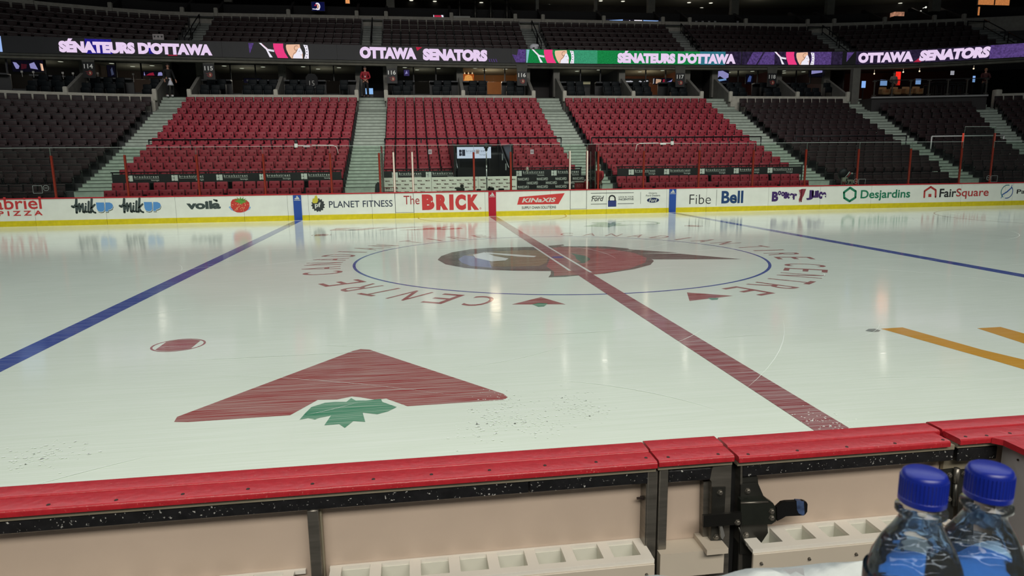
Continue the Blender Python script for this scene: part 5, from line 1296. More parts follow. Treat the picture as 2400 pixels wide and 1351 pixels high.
    # low sloping walls, posts and columns at block ends and dividers
    for i, x in enumerate([x0]+divs+[x1]):
        pos = ('left end', 'middle', 'right end')[i]
        t = thing('suite_divider', 'sloping grey divider wall at the %s of the %s' % (pos, BAYNAME[sec]), 'divider', (x, q3(x, RY+.1), 5.0)); t['kind'] = 'structure'
        d = bend(x)
        obj('slope', MB().prism([(x-.09, 26.34-d, 5.2), (x-.09, 28.7-d, 5.2), (x-.09, 28.7-d, 7.42), (x-.09, 28.45-d, 7.42), (x-.09, 26.34-d, 6.30)], (.18, 0, 0)), COLC, t)
        obj('post', MB().rbox(x-.12, x+.12, RY-.03-d, RY+.2-d, ZR-.35, ZR+.30, .06, 2), RAILC, t, 40)
        obj('column', MB().box(x-.20, x+.20, 28.62-d, 28.95-d, 6.3, 8.3), COLC, t)
a, b = bpx(2340, 218, RY).x, bpx(2460, 214, RY).x
struct('wall_rail_far_right', bxs(MB(), a, b, RY, RY+.14, 4.9, ZR), RAILC, 'pale concrete front wall at the right edge of the far stand', 'wall')
t = thing('suite_divider', 'pale post at the left end of the front wall at the right edge', 'divider', (a, q3(a, RY), 5.0)); t['kind'] = 'structure'
obj('post', MB().rbox(a-.2, a+.2, RY-.1-bend(a), RY+.3-bend(a), 4.9, ZR+.25, .06, 2), RAILC, t, 40)
# walls of the vomitories between the blocks
VC = mat('vomitory_dark', (40, 36, 36), .8, noise=.2, nscale=1.5)
VO = [(BLK[i][3], BLK[i+1][1]) for i in range(4)]+[(BLK[4][3], xs_(2040, 230))]
for i, (a, b) in enumerate(VO):
    lab = ('left of the left red section', 'between the left and middle red sections', 'between the middle and right red sections', 'right of the right red section', 'beside the bar terrace')[i]
    m = MB(); bx(m, a+.1, b-.1, 30.2, 30.3, 5.5, 8.3); bx(m, a+.1, a+.18, 28.9, 30.2, 5., 8.3); bx(m, b-.18, b-.1, 28.9, 30.2, 5., 8.3)
    struct('wall_vomitory_%d' % (i+1), m, VC, 'dark walls of the vomitory '+lab, 'wall')
    bm_ = MB(); bx(bm_, a, b, 29.2, 30.2, 5.5, LAND); struct('floor_vomitory_%d' % (i+1), bm_, CONC, 'landing floor of the vomitory '+lab, 'floor')
# shell behind everything
struct('wall_shell', bxs(MB(), -40, 60, 42., 42.4, 0, 22), mat('shell_black', (22, 22, 24), .9), 'dark back wall of the arena', 'wall')
# ------------------------------------------------------------------ lit ribbon
RBX = [(-60, 115), (0, 121.5), (420, 131), (840, 140.3), (1200, 147), (1500, 150.5), (1740, 152), (1990, 151.5), (2150, 147), (2290, 139.5), (2400, 133), (2480, 128)]
RBZ = 8.27
RP = [onZ(x, y, RBZ) for x, y in RBX]
def crom(P, n=5):
    Q = []
    for i in range(len(P)-1):
        a, b, c, d = P[max(0, i-1)], P[i], P[i+1], P[min(len(P)-1, i+2)]
        for k in range(n):
            t = k/n; Q.append(.5*((2*b)+(c-a)*t+(2*a-5*b+4*c-d)*t*t+(3*b-a-3*c+d)*t*t*t))
    return Q+[P[-1]]
RP = crom(RP)
RL = [0.]
for i in range(1, len(RP)): RL.append(RL[-1]+(RP[i]-RP[i-1]).length)
def rpos(s):
    s = max(0, min(RL[-1]-1e-6, s)); i = max(k for k in range(len(RL)-1) if RL[k] <= s); t = (s-RL[i])/(RL[i+1]-RL[i])
    return RP[i].lerp(RP[i+1], t), (RP[i+1]-RP[i]).normalized()
RH = .80
def FR(u, v, w):
    p, d = rpos(u); n = Vector((d.y, -d.x, 0)); return Vector((p.x, p.y, RBZ+v))+n*w
TAB = [(pr(FR(RL[-1]*k/600, RH/2, 0))[0], RL[-1]*k/600) for k in range(601)]
def RU(px):
    for (p0, s0), (p1, s1) in zip(TAB, TAB[1:]):
        if p0 <= px <= p1: return s0+(s1-s0)*(px-p0)/(p1-p0)
    return TAB[0][1] if px < TAB[0][0] else TAB[-1][1]
LIL = emat('led_lilac', (232, 208, 240), 1., .10, 30); LPK = emat('led_pink', (238, 62, 130), .95); LPE = emat('led_peach', (238, 190, 160), .95); LWH = emat('led_white', (236, 232, 244), 1.)
LGN = emat('led_green', (28, 140, 74), .85, .35, 16); LTE = emat('led_teal', (66, 166, 124), .8, .3, 16); LPU = emat('led_purple', (98, 74, 140), .75, .5, 9); LPD = emat('led_purple_dim', (52, 42, 70), .7, .6, 6); LBL = emat('led_blue', (44, 36, 150), .8, .4, 5); LBT = emat('led_sea', (60, 140, 160), .7, .3, 10); LRD = emat('led_red', (190, 40, 70), .8); LDK = emat('led_ink', (30, 20, 24), .6); LLT = emat('led_aqua', (150, 206, 220), .8, .2)
LBK = mat('led_off', (34, 34, 37), .6, noise=.12, nscale=3)
def along(m, w0, w1, z0, z1):
    """a long beam that follows the ribbon's curve, w0 to w1 in front of it (negative: behind)."""
    S = [RL[-1]*i/60 for i in range(61)]
    for s in S: m.v += [tuple(FR(s, 0, w)[:2])+(z,) for w, z in ((w0, z0), (w0, z1), (w1, z1), (w1, z0))]
    for i in range(60):
        for q in range(4): m.f.append((i*4+q, i*4+4+q, i*4+4+(q+1) % 4, i*4+(q+1) % 4))
    m.f += [(3, 2, 1, 0), (240, 241, 242, 243)]
    return m
BEAM = mat('beam_grey', (92, 90, 80), .85, noise=.2, nscale=3)
struct('trim_1', along(MB(), -.45, -.08, 7.97, 8.10), BEAM, 'lower grey concrete beam under the lit ribbon', 'beam')
struct('trim_2', along(MB(), -.40, -.03, 8.115, 8.235), mat('beam_grey_dark', (74, 74, 68), .85, noise=.2, nscale=3), 'upper grey concrete beam under the lit ribbon', 'beam')
struct('wall_upper_front', along(MB(), -.48, -.36, 8.24, 9.02), CONC, 'dark parapet behind the lit ribbon', 'wall')
struct('ceiling_upper_slab', along(MB(), -7., -.5, 8.28, 8.38), CONC, 'underside slab of the upper deck', 'ceiling')
# section number signs
SIGN = mat('sign_black', (15, 15, 16), .5); SGW = mat('sign_numerals', (232, 232, 228), .5)
def emblem(F, s, m1, m2, m3, t, u=0, v=0):
    """small round helmet emblem: red cap, gold disc, white face; s: its height."""
    Z = lambda pts: [(u+x*s, v+y*s) for x, y in pts]
    obj('emblem_ring', fpoly(MB(), F, Z(arc(0, 0, .5, .5, -140, 120, 16)+arc(0, 0, .32, .32, 120, -140, 16)), .003), m1, t)
    obj('emblem_face', fpoly(MB(), F, Z([(-.1, -.25), (.18, -.25), (.24, .05), (.1, .28), (-.12, .2)]), .004), m2, t)
    obj('emblem_tail', fpoly(MB(), F, Z([(-.95, .3), (-.45, .1), (-.4, -.1), (-.75, -.05), (-.5, -.3), (-.3, -.3), (-.25, .3), (-.5, .35)]), .003), m3, t)
EM1, EM2, EM3 = mat('emblem_red', (150, 50, 46), .5), mat('emblem_pale', (196, 160, 130), .5), mat('emblem_maroon', (108, 36, 40), .5)
for px, py, num, lab in ((207, 155, '114', 'far left suites'), (489, 160, '115', 'left suites'), (918.5, 170, '116', 'left end of the middle suites'), (1223.5, 176, '116', 'right end of the middle suites'), (1594.5, 180, '117', 'right suites'), (1810, 180, '118', 'far right suites')):
    YY = 27.0-bend(onY(px, py, 27.0).x)
    c = onY(px, py, YY); t = thing('section_sign', 'black section sign numbered %s, %s' % (num, lab), 'sign', (c.x, YY, 7.98))
    F = lambda u, v, w, c=c, YY=YY: Vector((c.x+u, YY-w, c.z+v))
    obj('board', MB().box(c.x-.30, c.x+.30, YY, YY+.08, c.z-.62, c.z+.22), SIGN, t); obj('bracket', MB().prism([(c.x-.34, YY+.01, 7.99), (c.x+.34, YY+.01, 7.99), (c.x+.30, YY+.01, c.z+.22), (c.x-.30, YY+.01, c.z+.22)], (0, .06, 0)), mat('beam_grey_dark', (74, 74, 68), .85), t)
    obj('number', text(MB(), F, num, -.225, -.12, .225, .115, bold=.02, w=.004), SGW, t)
    emblem(F, .26, EM1, EM2, EM3, t, .04, -.36)
segs = [(-60, 520, 'black ribbon screen on the left with bright French team lettering'), (520, 790, 'dark ribbon screen with a helmet emblem above the left red section'), (790, 1198, 'black ribbon screen with bright English team lettering above the middle red section'), (1198, 1738, 'green ribbon screen with a helmet emblem and French team lettering'), (1738, 1975, 'purple ribbon screen with a helmet emblem above the dark section'), (1975, 2470, 'purple ribbon screen on the right with bright English team lettering')]
ST = []
for p0, p1, lab in segs:
    a, b = RU(p0)+.004, RU(p1)-.004; c = FR((a+b)/2, 0, 0)
    t = thing('ribbon_screen', lab, 'screen', (c.x, c.y, RBZ)); ST.append(t)
    m = MB(); n = max(1, int((b-a)/.3)); S = [a+(b-a)*i/n for i in range(n+1)]
    for s in S: m.v += [tuple(FR(s, -.02, 0)), tuple(FR(s, RH+.03, 0)), tuple(FR(s, RH+.03, -.18)), tuple(FR(s, -.02, -.18))]
    for i in range(n):
        for j in range(4): m.f.append((i*4+j, i*4+4+j, i*4+4+(j+1) % 4, i*4+(j+1) % 4))
    m.f += [(3, 2, 1, 0), tuple(n*4+k for k in range(4))]
    obj('housing', m, LBK, t)
def rstrip(t, nm, px0, px1, mt, v0=0., v1=1., w=.012, slant=0):
    a, b = RU(px0), RU(px1); m = MB(); n = max(1, int((b-a)/.3))
    for i in range(n):
        s, e = a+(b-a)*i/n, a+(b-a)*(i+1)/n
        m.poly([FR(s, v0*RH, w), FR(e, v0*RH, w), FR(e+slant, v1*RH, w), FR(s+slant, v1*RH, w)])
    return obj(nm, m, mt, t)
def rtext(t, body, px0, px1, v0, v1, shear=0., mt=LIL, bold=.076):
    return obj('lettering', text(MB(), FR, body, RU(px0), v0*RH, RU(px1), v1*RH, bold=bold, shear=shear, w=.035), mt, t)
def rpoly(t, nm, pts, mt, w=.022):
    return obj(nm, MB().poly([FR(RU(x), v*RH, w) for x, v in pts]), mt, t)
def remblem(t, x0, x1):
    def Z(pts): return [(x0+(x-30)/470*(x1-x0), min(1., max(0., (545-y)/128))) for x, y in pts]
    for P in ([(30, 415), (52, 415), (110, 465), (170, 475), (170, 492), (112, 484), (90, 470)], [(92, 470), (112, 482), (152, 540), (124, 540)]): rpoly(t, 'emblem_tail', Z(P), LWH)
    rpoly(t, 'emblem_plume', Z([(165, 418), (260, 417), (258, 450), (270, 495), (300, 544), (200, 544), (180, 500), (165, 450)]), LPK)
    rpoly(t, 'emblem_helmet', Z([(290, 425), (415, 420), (420, 445), (398, 460), (380, 488), (440, 500), (438, 545), (330, 545), (305, 510), (288, 470), (284, 440)]), LPE)
    rpoly(t, 'emblem_face', Z([(418, 448), (430, 470), (440, 495), (432, 510), (436, 545), (345, 545), (352, 515), (375, 500), (385, 485), (400, 455)]), LWH, .027)
    rpoly(t, 'emblem_rim', Z([(450, 423), (490, 426), (498, 480), (495, 545), (452, 545), (468, 500), (465, 460)]), LWH)
    m = MB()
    for k in range(5):
        x, y = 472+(8 if 0 < k < 4 else 0), 436+24*k; m.poly([FR(RU(q), max(0, v)*RH, .027) for q, v in [(x0+(x-30+5*math.cos(a))/470*(x1-x0), (545-y+5*math.sin(a))/128) for a in [i*PI/3 for i in range(6)]]])
    obj('emblem_dots', m, LDK, t); m = MB()
    def line(P, wd, mt, nm):
        Q = [(RU(x), v*RH) for x, v in Z(P)]; obj(nm, ribbon(MB(), FR, Q, wd, .030, 6), mt, t)
    line([(398, 436), (384, 432), (368, 440), (362, 456), (370, 472), (384, 474), (394, 464)], .022, LBR, 'emblem_curl')
    line([(384, 474), (372, 492), (358, 500), (350, 516), (336, 540)], .020, LBR, 'emblem_jaw')
    line([(404, 482), (416, 478)], .018, LDK, 'emblem_eye'); line([(418, 512), (430, 514)], .016, LBR, 'emblem_mouth')
    line([(112, 466), (170, 482)], .014, LDK, 'emblem_slit')
    line([(60, 424), (112, 474)], .012, LPK, 'emblem_slit')
LBR = emat('led_brown', (120, 74, 60), .6)
rstrip(ST[0], 'glow', -60, 4, emat('led_ice', (150, 180, 235), 1.), .0, 1.)
rstrip(ST[0], 'glow', 200, 262, LBL, .02, .98); rstrip(ST[0], 'glow', 348, 362, LBL, .1, .6)
rtext(ST[0], "SÉNATEURS D'OTTAWA", 138, 497, .06, .97)
rstrip(ST[0], 'red_dash', 392, 414, LRD, .0, .05)
rpoly(ST[1], 'lilac_wedge', [(583, .98), (596, .98), (585, .25)], LPU)
remblem(ST[1], 608, 724)
rtext(ST[2], 'OTTAWA', 843, 976, .1, .93); rtext(ST[2], 'SENATORS', 991, 1142, .05, .9)
rpoly(ST[2], 'red_wedge', [(975, .99), (990, .99), (978, .72)], LRD)
for k in range(4): rpoly(ST[2], 'lilac_tick', [(1144+5.5*k, .25), (1146+5.5*k, .25), (1149+5.5*k, .02), (1147+5.5*k, .02)], LPU)
rpoly(ST[3], 'purple_wedge', [(1200, .6), (1212, .55), (1214, .98), (1233, .98), (1231, .03), (1209, .03)], LPU)
rstrip(ST[3], 'field', 1233, 1345, LGN, .0, 1.); rstrip(ST[3], 'field', 1345, 1400, LTE); rstrip(ST[3], 'field', 1400, 1640, LGN); rstrip(ST[3], 'field', 1640, 1700, LBT); rstrip(ST[3], 'field', 1700, 1737, LPD)
rpoly(ST[3], 'aqua_wedge', [(1233, .02), (1236, .02), (1241, .98), (1234, .98)], LLT, .018)
remblem(ST[3], 1246, 1346); rtext(ST[3], "SÉNATEURS D'OTTAWA", 1447, 1724, .06, .99)
rstrip(ST[4], 'field', 1739, 1900, LPD); rpoly(ST[4], 'streak', [(1750, .02), (1772, .02), (1788, .98), (1764, .98)], LPU, .018); rpoly(ST[4], 'streak', [(1776, .02), (1815, .02), (1815, .98), (1792, .98)], LPU, .018); rstrip(ST[4], 'field', 1900, 1948, LPU); rstrip(ST[4], 'field', 1948, 1974, LPD)
remblem(ST[4], 1814, 1909)
rpoly(ST[5], 'lilac_wedge', [(1984, .95), (2001, .95), (1984, .2)], LPU)
rstrip(ST[5], 'field', 2006, 2320, LPD); rstrip(ST[5], 'field', 2320, 2469, LPU)
rtext(ST[5], 'OTTAWA', 2011, 2141, .1, .9, .0); rtext(ST[5], 'SENATORS', 2154, 2321, .1, .93, .15)
rpoly(ST[5], 'red_wedge', [(2142, .05), (2160, .05), (2156, .4)], LRD)
# ------------------------------------------------------------------ screens, notices and small lit things in the suites
def screen(lab, px0, py0, px1, py1, Y, base, shapes=(), name='screen_or_reflection', cat='screen'):
    xm = onY((px0+px1)/2, (py0+py1)/2, Y).x; Y = Y-bend(xm)
    a, b = onY(px0, py1, Y), onY(px1, py0, Y); t = thing(name, lab, cat, ((a.x+b.x)/2, Y, a.z))
    obj('casing', MB().rbox(a.x-.03, b.x+.03, Y, Y+.07, a.z-.03, b.z+.03, .01, 1), MULL, t)
    F = lambda u, v, w: Vector((a.x+(b.x-a.x)*u, Y-w, a.z+(b.z-a.z)*v))
    obj('display', MB().poly([F(0, 0, .004), F(1, 0, .004), F(1, 1, .004), F(0, 1, .004)]), base, t)
    for nm, pts, mt in shapes: obj(nm, fpoly(MB(), F, pts, .008), mt, t)
    return t, F
OFFS = emat('screen_dark', (20, 18, 34), .7); LVB = emat('screen_lavender', (176, 168, 236), 1.); SKB = emat('screen_sky', (138, 178, 240), 1.); MAR = emat('screen_maroon', (92, 30, 44), .7)
screen('wide screen with pale shapes in the far left suite bay', 30, 142, 100, 168, 29.5, OFFS, [('blob', [(.04, .85), (.15, .8), (.24, .5), (.2, .25), (.12, .25), (.08, .5)], LVB), ('smear', [(.28, .2), (.45, .3), (.48, .65), (.3, .7)], MAR), ('blob', [(.56, .7), (.72, .85), (.82, .2), (.58, .3)], LVB), ('figure', [(.9, .75), (.98, .7), (1., .1), (.92, .1)], LPE)])
t, F = screen('dark poster screen on the wall in the far left suite block', 253, 152, 270, 180, 30.5, OFFS, [('figure', [(.45, .1), (.75, .2), (.6, .8), (.4, .6)], emat('screen_grey', (90, 96, 130), .7))])
screen('low screen with red and lavender shapes in the far left suite block', 336, 168, 383, 178, 29.2, OFFS, [('red_shape', [(.12, .1), (.55, .1), (.5, .8), (.3, .6)], LRD), ('lavender_shape', [(.7, .05), (1, .1), (.9, .9), (.75, .8)], LVB), ('lavender_shape', [(.03, .1), (.1, .1), (.06, .95)], LVB)])  # reflection in the window glass, painted as glowing shapes on a panel
screen('dark screen with a white word in the left suite block', 572, 184, 612, 194, 29.0, OFFS, [('word', [(.4, .3), (1, .35), (1, .7), (.4, .6)], emat('screen_word', (210, 210, 225), .8))])
screen('purple lit screen left of the window in the middle suite block', 947, 164, 959, 178, 29.4, emat('screen_violet', (84, 72, 132), .7), [('mark', [(.2, .3), (.5, .9), (.7, .4)], LVB)])
screen('bright tilted logo screen in the nearer dark section block', 1666, 166, 1708, 194, 28.9, OFFS, [('mark', [(.0, .5), (.35, .95), (.65, 1.), (1., .75), (1., .45), (.8, .3), (.5, .55), (.3, .3), (0, .05)], LVB), ('lettering', [(.02, .0), (.9, .22), (.85, .36), (.3, .25), (.04, .15)], SKB)])
screen('small blue screen on the patterned wall right of the tilted logo', 1748, 175, 1765, 196, 30.0, OFFS, [('mark', [(.2, .2), (.7, .2), (.8, .8), (.5, .9), (.3, .6)], emat('screen_steel', (90, 110, 180), .8))])
screen('screen with a slanted blue word beside the bar terrace', 1896, 161, 1940, 180, 28.9, OFFS, [('word', [(.06, .30), (.98, .62), (.95, .9), (.1, .85)], LVB)])
screen('lit fireplace coloured screen with three lamps in the middle suite block', 1085, 174, 1111, 192, 31.5, emat('screen_amber', (190, 92, 40), 1.2, .5, 8), [('glow', [(.1, .15), (.9, .15), (.8, .75), (.5, .95), (.2, .75)], emat('screen_flame', (250, 170, 90), 1.3, .3, 20))])
for k, px in enumerate((1089, 1098, 1107)):
    c = onY(px, 172, 31.3); tag(obj('pendant_lamp', MB().ball((c.x, 31.3, c.z), .05, u=10, v=7).tube([(c.x, 31.3, c.z+.04), (c.x, 31.3, CEILZ)], .006, 5), emat('pendant_glow', (255, 214, 170), 1.3)), ('left', 'middle', 'right')[k]+' of three glowing pendant lamps over the amber screen', 'lamp', 'pendant lamps in the middle suite block')
for (px0, py0, px1, py1, lab) in ((857, 207, 862, 221, 'narrow'), (865.5, 207, 874, 221, 'wide')):
    Y = 27.6; a, b = onY(px0, py1, Y), onY(px1, py0, Y)
    t = thing('doorway_light_panel', 'lit %s pale blue panel by the person at the head of the stairs' % lab, 'panel', ((a.x+b.x)/2, Y, LAND))
    obj('panel', MB().box(a.x, b.x, Y, Y+.03, a.z, b.z), emat('panel_blue', (140, 186, 238), 1.), t); obj('stand', MB().box(a.x, b.x, Y+.0, Y+.05, LAND, a.z), MULL, t)
# painted window reflections: white scribble line and red banner in the right suite block
screen('row of white scribbled letters low in the right suite block', 1452, 186, 1520, 196, 29.0, mat('sill_dark', (30, 26, 26), .5), [('scribble', [(x/8, .2+.5*(k % 2)) for k, x in enumerate((0, 1, 2, 3, 4))]+[(x/8+.06, .1+.5*(k % 2)) for k, x in reversed(list(enumerate((0, 1, 2, 3, 4))))], LWH), ('scribble', [(.62, .3), (.7, .7), (.8, .4), (.95, .8), (1, .6), (.9, .3), (.75, .2)], LWH)])
screen('lit strip with pink and red shapes in the right suite block', 1531, 184, 1576, 197, 29.0, OFFS, [('shape', [(.0, .1), (.03, .1), (.04, 1), (.0, .9)], LWH), ('shape', [(.12, .1), (.38, .1), (.42, .8), (.14, .9)], LPE), ('shape', [(.48, .1), (.68, .1), (.66, .9), (.5, .8)], LRD), ('shape', [(.7, .3), (.95, .7), (1, .9), (.97, .5), (.78, .1)], LVB)])
for px, l in ((1235, 'a'),): pass
t = thing('buffet_shelf', 'pale lit buffet shelf in the left bay of the right suite block', 'shelf', (onY(1353, 195, 29.3).x, 29.3, ROOMZ))
a, b = onY(1324, 196, 29.3), onY(1383, 192, 29.3); obj('shelf', MB().box(a.x, b.x, 29.2, 29.5, a.z-.05, b.z), mat('buffet_cream', (226, 214, 176), .6), t); obj('shelf_base', MB().box(a.x, b.x, 29.25, 29.5, ROOMZ, a.z-.05), MULL, t)
t = thing('hanging_jersey', 'black jersey with a white number and lettering on a stand in the left suite block', 'jersey', (onY(731, 200, 27.3).x, 27.3, 5.85))
c = onY(731, 196, 27.3); obj('shirt', MB().prism([(c.x-.32, 27.3, c.z-.5), (c.x+.32, 27.3, c.z-.5), (c.x+.34, 27.3, c.z+.35), (c.x+.18, 27.3, c.z+.55), (c.x-.18, 27.3, c.z+.55), (c.x-.34, 27.3, c.z+.35)], (0, .08, 0)), DKC, t)
obj('number', text(MB(), lambda u, v, w: Vector((c.x+u, 27.296-w, c.z+v)), '15', -.14, -.12, .14, .16, bold=-.005), mat('jersey_grey', (170, 168, 164), .6), t); obj('stand', MB().tube([(c.x, 27.35, 5.85), (c.x, 27.35, c.z+.6)], .02, 6), KIT, t, True)
m = MB()
for k in range(9): m.rbox(c.x-.3+.07*k, c.x-.25+.07*k, 27.27, 27.297, c.z-.25+.03*(k % 3), c.z-.22+.03*(k % 3), .005, 1)
obj('trim', m, mat('jersey_grey', (170, 168, 164), .6), t)
# ------------------------------------------------------------------ bar terrace above the far dark section
TX0_, TX1_ = bpx(2046, 228, 25.4).x, bpx(2317, 221, 25.4).x; TZ = bpx(2180, 224.5, 25.4).z-.08
def byy(x, Y=26.2): return Y-bend(x)
m = MB(); bxs(m, TX0_, TX1_, 25.5, 33, 5., TZ); struct('floor_terrace', m, mat('terrace_floor', (46, 42, 42), .6), 'dark raised floor of the bar terrace', 'floor')
t = thing('terrace_balustrade', 'glass balustrade with steel posts along the bar terrace', 'balustrade', ((TX0_+TX1_)/2, byy((TX0_+TX1_)/2, 25.5), TZ))
obj('sill', bxs(MB(), TX0_-.05, TX1_, 25.40, 25.52, TZ-.02, TZ+.08), mat('steel_pale', (180, 178, 176), .35, metal=.5), t)
n = 6
for i in range(n+1):
    x = TX0_+.08+(TX1_-TX0_-.2)*i/n; y = byy(x, 25.47); p = MB().box(x-.03, x+.03, y-.03, y+.03, TZ+.04, TZ+1.06); obj('post', p, STL, t); obj('clamp', MB().box(x-.12, x+.12, y-.05, y+.05, TZ+.98, TZ+1.02).box(x-.12, x+.12, y-.05, y+.05, TZ+.14, TZ+.18), STL, t)
obj('sheet', bxs(MB(), TX0_+.05, TX1_-.05, 25.46, 25.475, TZ+.09, TZ+1.04), WGL, t); obj('handrail', bxs(MB(), TX0_, TX1_-.02, 25.44, 25.50, TZ+1.04, TZ+1.09), MULL, t)
m = MB(); bxs(m, TX0_-.3, TX1_+4, 32.6, 32.8, 5.5, 8.3); struct('wall_terrace', m, mat('terrace_wall', (52, 28, 30), .7, noise=.3, nscale=1), 'dark red back wall of the bar terrace', 'wall')
li = bpy.data.lights.new('bar_lamp', 'POINT'); li.energy = 30; li.color = (1, .35, .18); li.shadow_soft_size = .5; lo = bpy.data.objects.new('bar_lamp', li); COL.objects.link(lo); xx = onY(2110, 170, 28).x; lo.location = (xx, byy(xx, 29), 7.9)
Y_T = 29.2
tpx = bpx
for (px0, px1, py0, py1, mt, lab) in ((2096, 2113, 168, 200, emat('bar_red', (226, 40, 30), 1.3, .3, 4), 'glowing red panel behind the bar'), (2018, 2030, 190, 206, SKB, 'pale blue screen at the left end of the bar terrace'), (2061, 2081, 187, 201, SKB, 'pale blue screen left of the red panel'), (2144, 2160, 185, 198, SKB, 'pale blue screen right of the red panel'), (2278, 2287, 178, 193, SKB, 'pale blue screen behind the seated person'), (2005, 2015, 173, 184, emat('notice_lav', (130, 120, 180), .7), 'lavender notice on the pillar left of the bar terrace'), (2226, 2238, 166, 176, emat('notice_white', (170, 170, 180), .7), 'white notice on the dark wall right of the bar')):
    Yq = 30.2 if 'screen' not in lab else 28.8
    if 'lavender' in lab: Yq = 26.9
    a, b = tpx(px0, py1, Yq), tpx(px1, py0, Yq); y = (a.y+b.y)/2
    t = thing('bar_backlight' if 'panel' in lab else 'bar_screen' if 'screen' in lab else 'wall_notice', lab, 'panel' if 'panel' in lab else 'screen' if 'screen' in lab else 'notice', ((a.x+b.x)/2, y, a.z))
    obj('face', MB().box(a.x, b.x, y-.01, y, a.z, b.z), mt, t); obj('backing', MB().box(a.x-.03, b.x+.03, y, y+.06, a.z-.03, b.z+.03), MULL, t)
    if 'panel' in lab or 'screen' in lab: obj('stand', MB().box((a.x+b.x)/2-.04, (a.x+b.x)/2+.04, y+.01, y+.05, TZ, a.z), MULL, t)
m = MB(); a, b = tpx(1996, 225, 26.6), tpx(2020, 160, 26.6); struct('trim_3', MB().box(a.x, b.x, a.y, a.y+.3, 5.5, b.z), COLC, 'grey pillar left of the bar terrace', 'pillar')
LEA = mat('chair_tan', (214, 160, 112), .6)
for k, px in enumerate((2072, 2099, 2126, 2150)):
    c = tpx(px, 218, 26.4); y = c.y; t = thing('lounge_chair', 'tan tub chair on the bar terrace, %s from the left' % ORD[k+1], 'chair', (c.x, y, TZ), 'tan tub chairs on the bar terrace')
    obj('shell', MB().rbox(c.x-.26, c.x+.26, y+.12, y+.22, TZ+.3, TZ+.76, .05, 2).rbox(c.x-.28, c.x-.2, y-.2, y+.2, TZ+.3, TZ+.62, .03, 1).rbox(c.x+.2, c.x+.28, y-.2, y+.2, TZ+.3, TZ+.62, .03, 1), LEA, t, 40); obj('cushion', MB().rbox(c.x-.22, c.x+.22, y-.24, y+.14, TZ+.26, TZ+.40, .03, 2), LEA, t, 40)
    for sx in (-1, 1):
        for sy in (-.18, .16): obj('leg', MB().box(c.x+sx*.2-.015, c.x+sx*.2+.015, y+sy-.015, y+sy+.015, TZ, TZ+.27), MULL, t)
for k, px in enumerate((2176, 2195, 2226, 2246)):
    c = tpx(px, 212, 26.2); y = c.y; t = thing('bar_stool', 'metal framed bar stool on the terrace, %s from the left' % ORD[k+1], 'stool', (c.x, y, TZ), 'metal bar stools on the terrace')
    for sx in (-1, 1):
        for sy in (-.18, .18): obj('leg', MB().box(c.x+sx*.2-.014, c.x+sx*.2+.014, y+sy-.014, y+sy+.014, TZ, TZ+.76), STL, t)
    obj('seat', MB().rbox(c.x-.22, c.x+.22, y-.2, y+.2, TZ+.74, TZ+.80, .02, 1), KIT, t); obj('footrest', MB().box(c.x-.2, c.x+.2, y-.19, y-.165, TZ+.24, TZ+.27), STL, t)
t = thing('bar_table', 'long dark high table behind the metal bar stools', 'table', (tpx(2210, 212, 26.6).x, tpx(2210, 212, 26.6).y, TZ)); a, b = tpx(2168, 212, 26.7), tpx(2258, 212, 26.7); obj('top', MB().box(a.x, b.x, b.y-.2, a.y+.3, TZ+.92, TZ+.98), KIT, t); obj('leg', MB().box(a.x+.1, a.x+.16, a.y, a.y+.1, TZ, TZ+.92), KIT, t); obj('leg', MB().box(b.x-.16, b.x-.1, b.y, b.y+.1, TZ, TZ+.92), KIT, t)
for k, (px, py) in enumerate(((2049, 173), (2117, 169), (2155, 167), (2282, 161))):
    c = tpx(px, py, 28.6); tag(obj('spot_lamp', MB().ball((c.x, c.y, c.z), .05, u=10, v=6).tube([(c.x, c.y, c.z+.03), (c.x, c.y, 8.28)], .004, 5), emat('spot_glow', (255, 232, 200), 1.2)), 'small bright spot lamp over the bar terrace, %s from the left' % ORD[k+1], 'lamp', 'spot lamps over the bar terrace')
c = tpx(2092, 222, 27.2); person('person in a grey hooded top behind the bar terrace tables', (c.x, c.y, TZ), .1, CLASP, mat('hood_grey', (132, 124, 116), .8), TB_, HAIRD, SHB, hgt=1.76)
SIT = dict(arms=[((.24, -.12, 1.16), (.10, -.34, 1.12)), ((-.24, -.12, 1.16), (-.10, -.34, 1.12))], legs=[((.11, -.08, .50), (.11, .03, .09)), ((-.11, -.04, .50), (-.11, .05, .09))])
c = tpx(2305, 222, 26.4); person('person in dark clothes standing in red light at the right end of the terrace', (c.x, c.y, TZ), -.5, SIT, mat('cloth_maroon', (66, 26, 26), .8), TB_, mat('hair_blond', (168, 120, 84), .6), SHB, hgt=1.74)
# ------------------------------------------------------------------ upper deck
m = MB()
for p, q in chop(-36, 46, 2.0):
    bx(m, p, q, 28.45, UY(0)-.5, 8.39, UZ[0]-.86)
    for j in range(6): bx(m, p, q, UY(j)-.5, (UY(j+1)-.5) if j < 5 else 33.24, 8.39, UZ[j]-.86)
struct('floor_upper_deck', m, CONC, 'stepped dark concrete of the upper deck', 'stand')
struct('wall_rail_upper', bxs(MB(), -36, 46, 33.25, 33.4, 9, 11.90), mat('rail_upper', (150, 146, 138), .85, noise=.15, nscale=5), 'grey concrete front wall of the upper suites', 'wall')
struct('floor_upper_suite', bxs(MB(), -36, 46, 33.4, 40.2, 9.5, 11.0), CONC, 'dark floor of the upper suites', 'floor')
struct('ceiling_upper_suite', bxs(MB(), -36, 46, 35.2, 40.4, 14.42, 14.6), CEIL, 'ceiling of the upper suites', 'ceiling')
STU = mat('stair_upper', (120, 124, 120), .85, noise=.14, nscale=5)
